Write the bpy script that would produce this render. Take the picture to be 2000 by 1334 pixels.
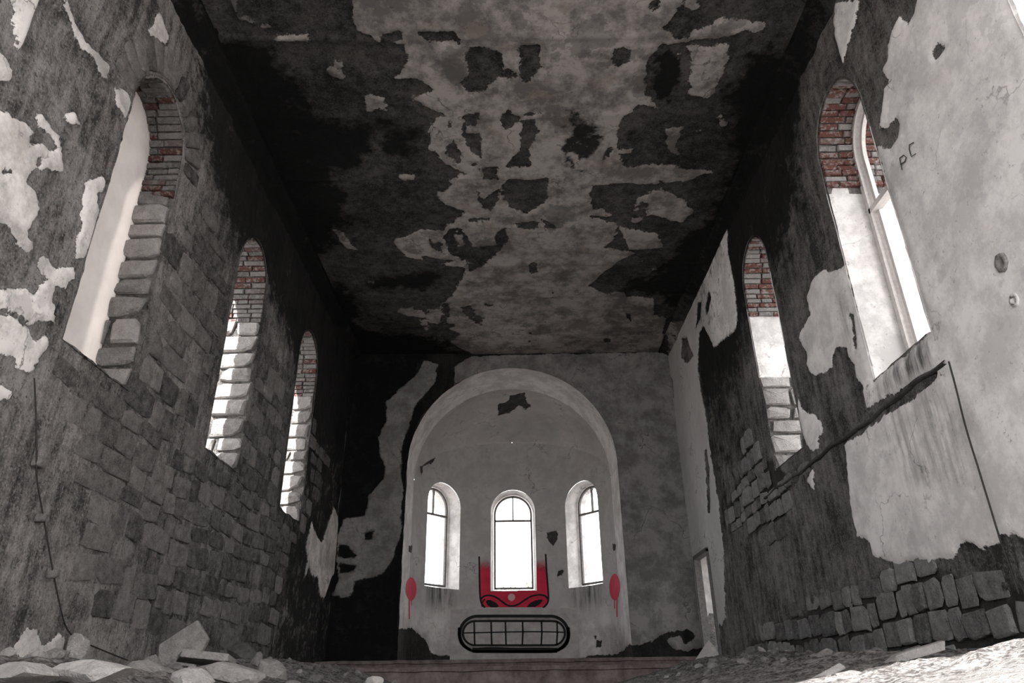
import bpy, bmesh, math, random
import numpy as np
from mathutils import Matrix, Vector
random.seed(7); np.random.seed(7)
for o in list(bpy.data.objects): bpy.data.objects.remove(o, do_unlink=True)
scene = bpy.context.scene; COL = scene.collection

# ------------------------------------------------------------------ camera, sky, sun, exposure
FPX, PITCH, YAW, ROLL = 1389.9, 0.4517, 0.0021, -0.0139       # photo taken as 2000 x 1334 pixels
cp, sp = math.cos(PITCH), math.sin(PITCH)
_f = np.array([math.sin(YAW)*cp, math.cos(YAW)*cp, sp]); _r = np.array([math.cos(YAW), -math.sin(YAW), 0.]); _u = np.cross(_r, _f)
RIGHT = math.cos(ROLL)*_r + math.sin(ROLL)*_u; UP = -math.sin(ROLL)*_r + math.cos(ROLL)*_u; FWD = _f
cd = bpy.data.cameras.new('camera'); cam = bpy.data.objects.new('camera', cd); COL.objects.link(cam)
cd.sensor_width = 36; cd.lens = 36*FPX/2000; cd.clip_start = .02; cd.clip_end = 500
cam.matrix_world = Matrix(((RIGHT[0], UP[0], -FWD[0], 0), (RIGHT[1], UP[1], -FWD[1], 0), (RIGHT[2], UP[2], -FWD[2], 0), (0, 0, 0, 1)))
scene.camera = cam
w = bpy.data.worlds.new('overcast_sky'); scene.world = w; w.use_nodes = True
w.node_tree.nodes['Background'].inputs[0].default_value = (.98, .985, 1, 1)
w.node_tree.nodes['Background'].inputs[1].default_value = 3.4
SUN_DIR = Vector((.56, 1.0, -.78)).normalized()
sl = bpy.data.lights.new('sun', 'SUN'); sl.energy = 18; sl.angle = math.radians(.6); sl.color = (1, .97, .94)
so = bpy.data.objects.new('sun', sl); COL.objects.link(so); so.rotation_euler = SUN_DIR.to_track_quat('-Z', 'Y').to_euler(); so.location = (-8, -12, 14)
vs = scene.view_settings; vs.view_transform = 'Standard'; vs.look = 'None'; vs.gamma = 1; vs.use_curve_mapping = False; vs.exposure = 0.72

# ------------------------------------------------------------------ measures (metres; eye at the origin)
W = 4.0; D = 16.4; H = 7.63; Y0 = -4.3; ZF = -.12  # Y0: unseen front left open, roof edge there shaped to limit the sun
AR, ASP = 2.52, 4.72          # apse arch radius and spring
AD = 1.45                     # depth of the straight bay before the curved apse wall
WT = .95                      # wall thickness

# ------------------------------------------------------------------ photo pixels to directions and surfaces
def ray(x, y): return RIGHT*(x-1000)/FPX - UP*(y-667)/FPX + FWD
def on_x(p, X): d = ray(*p); s = X/d[0]; return d*s
def on_y(p, Y): d = ray(*p); return d*(Y/d[1])
def on_z(p, Z): d = ray(*p); return d*(Z/d[2])
CROP = {'8': (500, 0, 1.906), '4': (600, 650, 1.95), '5': (1200, 900, 2.5), '6': (1300, 450, 2.669), '7': (1300, 0, 2.669), 'b': (1200, 300, 3.177),
        '3': (1250, 650, 1.95), 'A': (0, 0, 2.669), 'B': (0, 450, 2.669), 'C': (0, 900, 2.857), 'd': (500, 600, 1.817), 'G': (760, 900, 3.074), 'p': (0, 0, 1)}
def PX(c, pts):
    ox, oy, s = CROP[c]; return [(ox+x/s, oy+y/s) for x, y in pts]
def wallpoly(c, pts, X): return np.array([on_x(p, X)[1:] for p in PX(c, pts)])
def backpoly(c, pts): return np.array([on_y(p, D)[[0, 2]] for p in PX(c, pts)])
def ceilpoly(c, pts): return np.array([on_z(p, H)[:2] for p in PX(c, pts)])
def on_apse(p):
    d = ray(*p)
    for sg in (-1, 1):
        if d[0]*sg > 0:
            s = sg*AR/d[0]
            if s*d[1] < D+AD: return d*s
    yc = D+AD; a = d[0]**2+d[1]**2; b = -2*d[1]*yc; c = yc*yc-AR*AR
    s = (-b+math.sqrt(max(b*b-4*a*c, 0)))/(2*a); return d*s
def apse_s(P):
    x, y = P[0], P[1]
    if y < D+AD: return (y-D) if x < 0 else 2*AD+math.pi*AR-(y-D)
    return AD+AR*(math.atan2(x, y-D-AD)+math.pi/2)
def apsepoly(c, pts): return np.array([(apse_s(P), P[2]) for P in (on_apse(p) for p in PX(c, pts))])

# ------------------------------------------------------------------ numpy noise and signed distances
def _hash(i, j, s):
    h = (i.astype(np.int64)*374761393+j.astype(np.int64)*668265263+s*974711) & 0x7fffffff
    h = ((h ^ (h >> 13))*1274126177) & 0x7fffffff
    return ((h ^ (h >> 16)) & 0xffff)/65535.
def vnoise(x, y, s=0):
    x = np.asarray(x, float); y = np.asarray(y, float)
    i = np.floor(x); j = np.floor(y); fx = x-i; fy = y-j; fx = fx*fx*(3-2*fx); fy = fy*fy*(3-2*fy)
    i = i.astype(np.int64); j = j.astype(np.int64)
    a = _hash(i, j, s); b = _hash(i+1, j, s); c = _hash(i, j+1, s); d = _hash(i+1, j+1, s)
    return (a*(1-fx)+b*fx)*(1-fy)+(c*(1-fx)+d*fx)*fy
def fbm(x, y, sc=1., o=4, s=0):
    v = 0; a = .5; n = 0
    for k in range(o): v = v+a*vnoise(np.asarray(x)*sc, np.asarray(y)*sc, s+k*17); n += a; a *= .5; sc *= 2.03
    return v/n-.5
def sdpoly(U, V, poly):
    shp = U.shape; P = np.stack([U.ravel(), V.ravel()], 1); out = np.full(len(P), -.6)
    lo = poly.min(0)-.6; hi = poly.max(0)+.6
    idx = np.where((P[:, 0] > lo[0]) & (P[:, 0] < hi[0]) & (P[:, 1] > lo[1]) & (P[:, 1] < hi[1]))[0]
    if len(idx):
        q = P[idx]; d2 = np.full(len(q), 1e9); ins = np.zeros(len(q), bool); n = len(poly)
        for k in range(n):
            a = poly[k]; b = poly[(k+1) % n]; e = b-a; v = q-a
            t = np.clip((v@e)/max(e@e, 1e-9), 0, 1); r = v-t[:, None]*e; d2 = np.minimum(d2, (r*r).sum(1))
            c = (a[1] > q[:, 1]) != (b[1] > q[:, 1])
            with np.errstate(divide='ignore', invalid='ignore'):
                xi = e[0]*(q[:, 1]-a[1])/(e[1] if abs(e[1]) > 1e-9 else 1e-9)+a[0]
            ins ^= c & (q[:, 0] < xi)
        s = np.sqrt(d2); out[idx] = np.where(ins, s, -s)
    return np.clip(out, -.6, .6).reshape(shp)
def sstep(x, a, b): t = np.clip((x-a)/(b-a), 0, 1); return t*t*(3-2*t)
def warp(U, V, amp, seed):
    return U+amp*fbm(U, V, 3.1, 4, seed)*2+amp*.5*fbm(U, V, 14, 3, seed+3)*2, V+amp*fbm(U, V, 3.1, 4, seed+50)*2+amp*.5*fbm(U, V, 14, 3, seed+53)*2

# ------------------------------------------------------------------ materials
class NT:
    def __init__(s, name):
        s.m = bpy.data.materials.new(name); s.m.use_nodes = True; s.t = s.m.node_tree; s.t.nodes.clear()
    def n(s, typ, props=None, **inp):
        nd = s.t.nodes.new(typ)
        for k, v in (props or {}).items(): setattr(nd, k, v)
        for k, v in inp.items():
            key = int(k[1:]) if k[0] == 'i' and k[1:].isdigit() else k.replace('_', ' ')
            s.put(nd.inputs[key], v)
        return nd
    def put(s, sock, v):
        if hasattr(v, 'is_linked') or isinstance(v, bpy.types.NodeSocket): s.t.links.new(v, sock)
        else: sock.default_value = v
    def math(s, op, a, b=0., clamp=False):
        nd = s.n('ShaderNodeMath', {'operation': op, 'use_clamp': clamp}, i0=a, i1=b); return nd.outputs[0]
    def mix(s, f, a, b, mode='MIX'):
        nd = s.t.nodes.new('ShaderNodeMix'); nd.data_type = 'RGBA'; nd.blend_type = mode
        s.put(nd.inputs[0], f); s.put(nd.inputs[6], a); s.put(nd.inputs[7], b); return nd.outputs[2]
    def noise(s, co, scale, detail=5, rough=.6):
        return s.n('ShaderNodeTexNoise', None, Vector=co, Scale=scale, Detail=detail, Roughness=rough).outputs[0]
    def rng(s, v, a, b, c=0., d=1.):
        nd = s.n('ShaderNodeMapRange', None, i0=v, i1=a, i2=b, i3=c, i4=d); return nd.outputs[0]
    def attr(s, name): return s.n('ShaderNodeAttribute', {'attribute_name': name}).outputs[2]
    def pos(s): return s.n('ShaderNodeNewGeometry').outputs[0]
    def bump(s, h, strength=.5, dist=.02, nrm=None):
        nd = s.n('ShaderNodeBump', None, Height=h, Strength=strength, Distance=dist)
        if nrm is not None: s.put(nd.inputs['Normal'], nrm)
        return nd.outputs[0]
    def out(s, col, rough=.9, normal=None, spec=.2):
        b = s.n('ShaderNodeBsdfPrincipled', None, Base_Color=col, Roughness=rough)
        b.inputs['Specular IOR Level'].default_value = spec
        if normal is not None: s.put(b.inputs['Normal'], normal)
        o = s.n('ShaderNodeOutputMaterial'); s.t.links.new(b.outputs[0], o.inputs[0]); return s.m
def g(v, warm=1.): return (v*(1+.05*warm), v, v*(1-.03*warm), 1)

def masonry(name, dark=(.035, .12), plaster=(.42, .62), tint=1., soot_col=.006, mort=.03, plrough=.06, worn=.45, grime=.45):
    t = NT(name); co = t.pos()
    n1 = t.noise(co, 1.1, 6, .62); n2 = t.noise(co, 6.5, 7, .65); n3 = t.noise(co, 42, 5, .7); n4 = t.noise(co, 2.7, 8, .7); n5 = t.noise(co, 18, 6, .72)
    st = t.n('ShaderNodeMapping', None, Vector=co, Scale=(5, 5, .55)).outputs[0]; nst = t.noise(st, 1.6, 6, .65)
    bn = t.math('ADD', t.math('MULTIPLY', n1, .45), t.math('ADD', t.math('MULTIPLY', n2, .3), t.math('ADD', t.math('MULTIPLY', n5, .25), t.math('MULTIPLY', n3, .25))))
    base = t.mix(t.rng(t.math('ADD', bn, t.math('MULTIPLY', t.math('SUBTRACT', nst, .5), .35)), .54, .72), g(dark[0], 1), g(dark[1], 1.3))
    base = t.mix(t.rng(n5, .57, .64, 0, .75), base, g(dark[0]*.3, 1))                # pits
    base = t.mix(t.rng(n3, .57, .66, 0, .5), base, g(dark[1]*1.25, 1))               # grit
    base = t.mix(t.rng(t.attr('mort'), 0, 1, 0, .85), base, g(mort))
    pn = t.math('ADD', t.math('MULTIPLY', n4, .6), t.math('ADD', t.math('MULTIPLY', n1, .4), t.math('MULTIPLY', n3, .1)))
    pl = t.mix(t.rng(pn, .48, .61), g(plaster[0]*.85, tint), g(plaster[1], tint))
    n6 = t.noise(t.n('ShaderNodeMapping', None, Vector=co, Location=(7, 3, 5)).outputs[0], 1.2, 9, .62)
    pl = t.mix(t.rng(n6, .575, .59, 0, worn), pl, g(plaster[0]*.5, tint*.4))       # skim coat worn to the layer below
    pl = t.mix(t.rng(n6, .40, .39, 0, worn*.6), pl, g(plaster[1]*.75, tint*3.2))    # yellowed patches
    pl = t.mix(t.rng(t.math('ADD', t.attr('paint'), t.math('MULTIPLY', t.math('SUBTRACT', n4, .5), .9)), .3, .6, 0, .7), pl, g(plaster[0]*.5, tint))   # greyer tone, carrying light falloff on the right wall and apse
    wv = t.n('ShaderNodeVectorMath', {'operation': 'ADD'}, i0=co, i1=t.n('ShaderNodeTexNoise', None, Vector=co, Scale=2.2, Detail=5.).outputs[1]).outputs[0]
    cr = t.n('ShaderNodeTexVoronoi', {'feature': 'DISTANCE_TO_EDGE'}, Vector=wv, Scale=.9).outputs[0]
    crack = t.math('MULTIPLY', t.rng(cr, .0, .012, 1, 0), t.rng(n1, .5, .6))
    pl = t.mix(t.math('MULTIPLY', crack, .8), pl, g(plaster[0]*.15, 1))
    pl = t.mix(t.rng(n2, .60, .70, 0, grime), pl, g(plaster[0]*.5, 1))                # grime
    pl = t.mix(t.rng(n5, .62, .68, 0, .6), pl, g(plaster[0]*.3, 1))                 # specks
    pl = t.mix(t.math('MULTIPLY', t.attr('streak'), t.rng(nst, .42, .62)), pl, g(.05, .6))
    j = t.math('ADD', t.math('MULTIPLY', t.math('SUBTRACT', n2, .5), plrough*2.2), t.math('MULTIPLY', t.math('SUBTRACT', n3, .5), plrough*.9))
    mask = t.rng(t.math('ADD', t.attr('pl'), j), -.004, .004)
    col = t.mix(mask, base, pl)
    sm = t.math('ADD', t.attr('soot'), t.math('ADD', t.math('MULTIPLY', t.math('SUBTRACT', n2, .5), 1.5), t.math('ADD', t.math('MULTIPLY', t.math('SUBTRACT', n4, .5), 1.3), t.math('MULTIPLY', t.math('SUBTRACT', n5, .5), .7))))
    sm = t.math('MULTIPLY', t.rng(sm, .3, .75), t.rng(t.attr('soot'), .02, .2))
    col = t.mix(t.math('MULTIPLY', sm, .95), col, g(soot_col, 0))
    rough = t.math('ADD', t.math('MULTIPLY', n2, 1.2), t.math('ADD', t.math('MULTIPLY', n5, 1.1), t.math('MULTIPLY', n3, .5)))
    hb = t.math('ADD', t.math('MULTIPLY', mask, .55), t.math('MULTIPLY', rough, t.rng(mask, 0, 1, 1.0, .08)))
    return t.out(col, .92, t.bump(hb, 1., .035))
M_LEFT = masonry('left_wall_render', (.05, .33), (.46, .72), worn=.35)
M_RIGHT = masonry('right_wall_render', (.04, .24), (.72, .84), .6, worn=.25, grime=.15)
M_BACK = masonry('back_wall_plaster', (.007, .026), (.12, .19), 1., .004, worn=.25, grime=.25)
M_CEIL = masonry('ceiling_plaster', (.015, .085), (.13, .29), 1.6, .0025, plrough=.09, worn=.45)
M_APSE = masonry('apse_plaster', (.03, .08), (.52, .64), .8, worn=.2, grime=.2)
M_REVP = masonry('reveal_plaster', (.10, .3), (.56, .72), .6, worn=.2, grime=.35)
M_REVM = masonry('reveal_mortar', (.05, .2), (.4, .6))

def stone_mat(name, lo, hi, red=None, rt=.5, warm=1.):
    t = NT(name); oi = t.n('ShaderNodeObjectInfo'); co = t.pos()
    n2 = t.noise(co, 9, 6, .65); n3 = t.noise(co, 60, 4, .7)
    v = t.math('ADD', t.math('MULTIPLY', n2, .5), t.math('ADD', t.math('MULTIPLY', n3, .4), t.math('MULTIPLY', oi.outputs['Random'], .22)))
    c = t.mix(t.rng(v, .4, .75), g(lo, warm), g(hi, warm))
    if red:
        c = t.mix(t.rng(t.math('FRACT', t.math('MULTIPLY', oi.outputs['Random'], 7.31)), rt-.1, rt+.1), c, red)
        c = t.mix(t.rng(t.noise(co, 16, 6, .7), .5, .6, 0, .8), c, g(hi*.9, 1))
    return t.out(c, .92, t.bump(t.math('ADD', n2, t.math('ADD', t.math('MULTIPLY', n3, .5), t.noise(co, 22, 6, .7))), 1., .035))
M_STL = stone_mat('left_wall_stone', .045, .27, None, .5, 1.2)
M_STR = stone_mat('right_wall_granite', .08, .34, None, .5, .3)
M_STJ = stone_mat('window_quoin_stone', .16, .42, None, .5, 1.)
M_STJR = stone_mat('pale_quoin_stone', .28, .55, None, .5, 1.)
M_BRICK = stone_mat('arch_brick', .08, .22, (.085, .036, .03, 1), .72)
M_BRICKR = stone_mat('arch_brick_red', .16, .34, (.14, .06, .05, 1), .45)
M_RUB = stone_mat('rubble_stone', .14, .42)
M_RUBW = stone_mat('pale_rubble', .36, .62)
def simple(name, lo, hi, scale=12, rough=.8, rgb=None, bump=.3):
    t = NT(name); n = t.noise(t.pos(), scale, 6, .65)
    a = g(lo) if rgb is None else tuple(c*lo for c in rgb)+(1,); b = g(hi) if rgb is None else tuple(c*hi for c in rgb)+(1,)
    return t.out(t.mix(t.rng(n, .3, .7), a, b), rough, t.bump(n, bump, .01))
def dirt_mat():
    t = NT('earth_and_dust'); n = t.noise(t.pos(), 7, 6, .65); n8 = t.noise(t.pos(), 28, 5, .7); d = t.mix(t.rng(t.math('ADD', t.math('MULTIPLY', n, .5), t.math('MULTIPLY', n8, .5)), .42, .6), (.05, .045, .044, 1), (.28, .265, .255, 1)); l = t.mix(t.rng(n, .3, .7), g(.10), g(.24))
    k = t.rng(t.math('ADD', t.attr('pl'), t.math('MULTIPLY', t.math('SUBTRACT', t.noise(t.pos(), 2.5, 6), .5), 1.6)), .35, .65)
    return t.out(t.mix(k, d, l), .95, t.bump(t.math('ADD', n, n8), 1., .03))
M_DIRT = dirt_mat()                                          # brown earth inside, pale sand spread over the front
M_MOUND = simple('pale_sandy_rubble', .05, .17, 9, .95, (1.02, 1, .98), .9)
M_STEP = simple('step_concrete', .05, .17, 5, .9, (1.2, .95, .92), .6)
M_WOODW = simple('white_painted_wood', .5, .68, 20, .6)
M_WOODD = simple('weathered_frame_wood', .09, .17, 20, .7)
M_WIRE = simple('black_cable', .02, .04, 20, .6)
M_ROSE = simple('socket_grime', .12, .3, 40, .9)
M_PBLK = simple('black_spray_paint', .006, .012, 30, .7, None, .05)
M_PGRY = simple('grey_spray_paint', .16, .3, 6, .8, None, .05)
M_PPNK = simple('pink_spray_highlight', .5, .62, 30, .8, (1, .62, .64), .05)
M_LEDGE = simple('ledge_mortar', .03, .10, 9, .95)
def red_mat():
    t = NT('red_spray_paint'); n = t.noise(t.pos(), 4, 5, .6)
    c = t.mix(t.rng(n, .3, .7), (.42, .008, .035, 1), (.58, .018, .055, 1))
    b = t.n('ShaderNodeBsdfPrincipled', None, Base_Color=c, Roughness=.8); tr = t.n('ShaderNodeBsdfTransparent')
    a = t.rng(t.math('ADD', t.attr('fade'), t.math('MULTIPLY', t.math('SUBTRACT', t.noise(t.pos(), 30, 3), .5), .3)), .15, .85)
    mx = t.n('ShaderNodeMixShader', None, i0=a); t.t.links.new(tr.outputs[0], mx.inputs[1]); t.t.links.new(b.outputs[0], mx.inputs[2])
    o = t.n('ShaderNodeOutputMaterial'); t.t.links.new(mx.outputs[0], o.inputs[0]); return t.m
M_RED = red_mat()
def pane_mat():
    t = NT('dusty_window_pane'); n = t.noise(t.pos(), 3, 5, .6)
    c = t.mix(t.rng(n, .35, .65), g(.45), g(.62))
    d = t.n('ShaderNodeBsdfDiffuse', None, Color=c); tr = t.n('ShaderNodeBsdfTranslucent', None, Color=g(.55))
    mx = t.n('ShaderNodeMixShader', None, i0=.5); t.t.links.new(d.outputs[0], mx.inputs[1]); t.t.links.new(tr.outputs[0], mx.inputs[2])
    o = t.n('ShaderNodeOutputMaterial'); t.t.links.new(mx.outputs[0], o.inputs[0]); return t.m
M_PANE = pane_mat()
def leaf_mat():
    t = NT('leaf_green'); return t.out(t.mix(t.noise(t.pos(), 3), (.1, .12, .07, 1), (.3, .33, .25, 1)), .7)
M_LEAF = leaf_mat(); M_GROUND = simple('dry_ground', .25, .4, 2, .95)

# ------------------------------------------------------------------ object helpers
def mesh_obj(name, verts, faces, mat, parent=None, smooth=False, attrs=None):
    me = bpy.data.meshes.new(name)
    verts = np.asarray(verts, np.float32); nf = len(faces)
    if isinstance(faces, np.ndarray):
        k = faces.shape[1]
        me.vertices.add(len(verts)); me.vertices.foreach_set('co', verts.ravel())
        me.loops.add(nf*k); me.loops.foreach_set('vertex_index', faces.ravel().astype(np.int32))
        me.polygons.add(nf); me.polygons.foreach_set('loop_start', np.arange(0, nf*k, k, dtype=np.int32)); me.update(calc_edges=True)
    else: me.from_pydata(verts.tolist(), [], faces)
    for k, v in (attrs or {}).items():
        a = me.attributes.new(k, 'FLOAT', 'POINT'); a.data.foreach_set('value', np.asarray(v, np.float32).ravel())
    if mat: me.materials.append(mat)
    if smooth: me.polygons.foreach_set('use_smooth', np.ones(len(me.polygons), bool))
    o = bpy.data.objects.new(name, me); COL.objects.link(o); o.parent = parent; me.validate(); return o
def tag(o, label=None, cat=None, group=None, kind=None):
    if label: o['label'] = label
    if cat: o['category'] = cat
    if group: o['group'] = group
    if kind: o['kind'] = kind
    return o
def struct(o, label): return tag(o, label, o.name.split('_')[0], None, 'structure')
def empty(name, loc=(0, 0, 0)):
    o = bpy.data.objects.new(name, None); COL.objects.link(o); o.location = loc; o.empty_display_size = .1; return o
def ribbon(pts, width, closed=False):
    pts = np.asarray(pts, float); n = len(pts); L = []; Rr = []
    for i in range(n):
        a = pts[(i-1) % n] if closed or i > 0 else pts[i]; b = pts[(i+1) % n] if closed or i < n-1 else pts[i]
        t = b-a; t = t/max(np.linalg.norm(t), 1e-9); nn = np.array([-t[1], t[0]]); wd = width[i] if hasattr(width, '__len__') else width
        L.append(pts[i]+nn*wd/2); Rr.append(pts[i]-nn*wd/2)
    return L, Rr
def tube(name, path, rad, mat, parent=None, sides=6):
    path = [Vector(p) for p in path]; V = []; F = []
    for i, p in enumerate(path):
        t = (path[min(i+1, len(path)-1)]-path[max(i-1, 0)]).normalized(); a = t.orthogonal().normalized(); b = t.cross(a)
        r = rad[i] if hasattr(rad, '__len__') else rad
        for k in range(sides):
            an = 2*math.pi*k/sides; V.append(p+a*math.cos(an)*r+b*math.sin(an)*r)
    for i in range(len(path)-1):
        for k in range(sides):
            F.append((i*sides+k, i*sides+(k+1) % sides, (i+1)*sides+(k+1) % sides, (i+1)*sides+k))
    F += [tuple(range(sides))[::-1], tuple(range((len(path)-1)*sides, len(path)*sides))]
    return mesh_obj(name, np.array([tuple(v) for v in V]), F, mat, parent, True)
def box_vf(x0, x1, y0, y1, z0, z1):
    v = [(x, y, z) for z in (z0, z1) for y in (y0, y1) for x in (x0, x1)]
    return v, [(0, 2, 3, 1), (4, 5, 7, 6), (0, 1, 5, 4), (2, 6, 7, 3), (0, 4, 6, 2), (1, 3, 7, 5)]
def join_vf(parts):
    V = []; F = []
    for v, f in parts: n = len(V); V += [tuple(p) for p in v]; F += [tuple(i+n for i in q) for q in f]
    return np.array(V), F

def panel(name, us, vs_, posf, mat, hole=None, height=None, attrs=None, parent=None, flip=False, edge=True):
    step = us[1]-us[0]; U, V = np.meshgrid(us, vs_); keep = None
    if hole:
        d = hole(U, V); e = 1e-3
        gx = (hole(U+e, V)-hole(U-e, V))/(2*e); gy = (hole(U, V+e)-hole(U, V-e))/(2*e); gl = np.maximum(gx*gx+gy*gy, .05)
        near = np.abs(d) < .74*step
        U = np.where(near, U-d*gx/gl, U); V = np.where(near, V-d*gy/gl, V)
        cu = (U[:-1, :-1]+U[1:, :-1]+U[:-1, 1:]+U[1:, 1:])/4; cv = (V[:-1, :-1]+V[1:, :-1]+V[:-1, 1:]+V[1:, 1:])/4
        keep = hole(cu, cv) < 0
    at = attrs(U, V) if attrs else {}
    h = height(U, V, at) if height else np.zeros_like(U)
    if hole and edge: h = h*sstep(-hole(U, V), 0, .14)
    P = posf(U, V, h)
    nv, nu = U.shape; idx = np.arange(nv*nu).reshape(nv, nu)
    q = np.stack([idx[:-1, :-1], idx[:-1, 1:], idx[1:, 1:], idx[1:, :-1]], -1)
    q = q[keep] if keep is not None else q.reshape(-1, 4)
    if flip: q = q[:, ::-1]
    used = np.zeros(nv*nu, bool); used[q.ravel()] = True; remap = np.cumsum(used)-1
    full = {k: np.zeros(U.shape) for k in ('pl', 'soot', 'mort', 'streak', 'paint')}; full['pl'] -= .5; full.update(at)  # paint: greyer plaster tone, light falloff on the right wall and apse wall
    return mesh_obj(name, P.reshape(-1, 3)[used], remap[q], mat, parent, True, {k: np.broadcast_to(v, U.shape).ravel()[used] for k, v in full.items()})

def arch_sd(U, V, u0, u1, z0, zs, za):          # > 0 inside an arched opening
    c = (u0+u1)/2; a = (u1-u0)/2; b = za-zs
    lo = np.minimum(a-np.abs(U-c), V-z0)
    el = (1-np.sqrt(((U-c)/a)**2+(np.maximum(V-zs, 0)/b)**2))*min(a, b)
    return np.where(V > zs, np.minimum(el, V-z0), lo)

# ------------------------------------------------------------------ openings of the side walls: (near, far, sill, spring, apex)
LW = [(2.45, 3.62, 2.85, 5.72, 6.42), (5.70, 6.87, 2.85, 5.72, 6.42), (8.95, 10.12, 2.86, 5.72, 6.42), (12.2, 13.45, 2.82, 5.75, 6.45)]
RW = [(2.75, 3.90, 3.0, 5.95, 6.62), (6.07, 7.22, 3.0, 5.95, 6.62), (9.40, 10.56, 2.92, 5.95, 6.62)]
DOOR = (15.02, 16.18, .40, 2.50)
def hole_left(U, V):
    d = np.full(U.shape, -1.)
    for k, a in enumerate(LW): d = np.maximum(d, arch_sd(U, V, *a))
    return d+.07*fbm(U, V, 4, 3, 5)*sstep(np.abs(d), .4, .0)
def hole_right(U, V):
    d = np.full(U.shape, -1.)
    for k, a in enumerate(RW): d = np.maximum(d, arch_sd(U, V, *a))
    d = d+.03*fbm(U, V, 5, 3, 9)*sstep(np.abs(d), .4, .0)
    return np.maximum(d, np.minimum(np.minimum(U-DOOR[0], DOOR[1]-U), np.minimum(V-DOOR[2]+.5, DOOR[3]-V)))

# ------------------------------------------------------------------ traced regions
L_ADD = [('A', [(-60, 230), (30, 280), (60, 400), (50, 430), (-60, 400)]),
 ('A', [(-80, 540), (50, 610), (130, 650), (160, 680), (125, 720), (140, 760), (200, 730), (240, 790), (270, 770), (260, 720), (200, 660), (165, 620), (190, 580), (240, 640), (300, 700), (310, 800), (320, 880), (290, 910), (240, 880), (180, 880), (150, 910), (130, 960), (180, 1000), (200, 1060), (190, 1130), (130, 1220), (170, 1300), (120, 1320), (80, 1270), (40, 1180), (-80, 1100)]),
 ('A', [(320, 0), (350, 20), (390, 130), (440, 200), (500, 270), (550, 330), (560, 370), (540, 430), (500, 380), (480, 290), (420, 240), (390, 180), (350, 90)]),
 ('A', [(600, 450), (660, 490), (690, 560), (660, 610), (620, 560), (580, 600), (600, 540)]),
 ('A', [(300, 560), (320, 600), (370, 570), (405, 640), (360, 640), (310, 600)]),
 ('A', [(380, 1334), (430, 1200), (440, 960), (520, 900), (545, 920), (550, 970), (500, 1030), (520, 1100), (470, 1280), (440, 1340)]),
 ('A', [(770, 180), (820, 55), (880, 200), (850, 250), (800, 200)]),
 ('B', [(50, 0), (130, 0), (150, 100), (120, 120), (90, 60)]),
 ('B', [(180, 170), (210, 130), (260, 150), (280, 190), (400, 180), (390, 250), (330, 310), (290, 280), (280, 470), (250, 480), (180, 450), (160, 490), (100, 440), (-40, 350), (-40, 290), (60, 300), (150, 310), (200, 260), (230, 240)]),
 ('B', [(-60, 400), (60, 430), (130, 480), (160, 560), (220, 545), (245, 590), (200, 660), (170, 740), (100, 710), (60, 650), (-60, 600)]),
 ('B', [(-60, 790), (70, 820), (80, 860), (40, 900), (-60, 880)]),
 ('C', [(1700, 480), (1735, 330), (1760, 400), (1790, 460), (1860, 260), (1885, 300), (1890, 480), (1910, 560), (1850, 640), (1805, 775), (1780, 740), (1770, 650), (1740, 650), (1720, 600), (1692, 675), (1710, 560)]),
 ('C', [(60, 1080), (90, 1000), (150, 940), (200, 960), (230, 1040), (280, 1000), (330, 960), (360, 1000), (340, 1130), (230, 1160), (100, 1190)])]
L_SUB = [('A', [(10, 870), (60, 885), (50, 905), (15, 890)]), ('A', [(180, 820), (210, 810), (205, 860), (175, 865)]), ('B', [(265, 320), (330, 330), (300, 380), (270, 360)])]
L_STONE = [('p', [(115, 690), (190, 730), (250, 720), (300, 560), (360, 420), (430, 420), (440, 560), (500, 640), (545, 700), (580, 760), (640, 900), (600, 1010), (560, 1090), (520, 1290), (330, 1290), (260, 1240), (180, 1170), (163, 1050), (160, 900), (120, 760)])]
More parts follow.
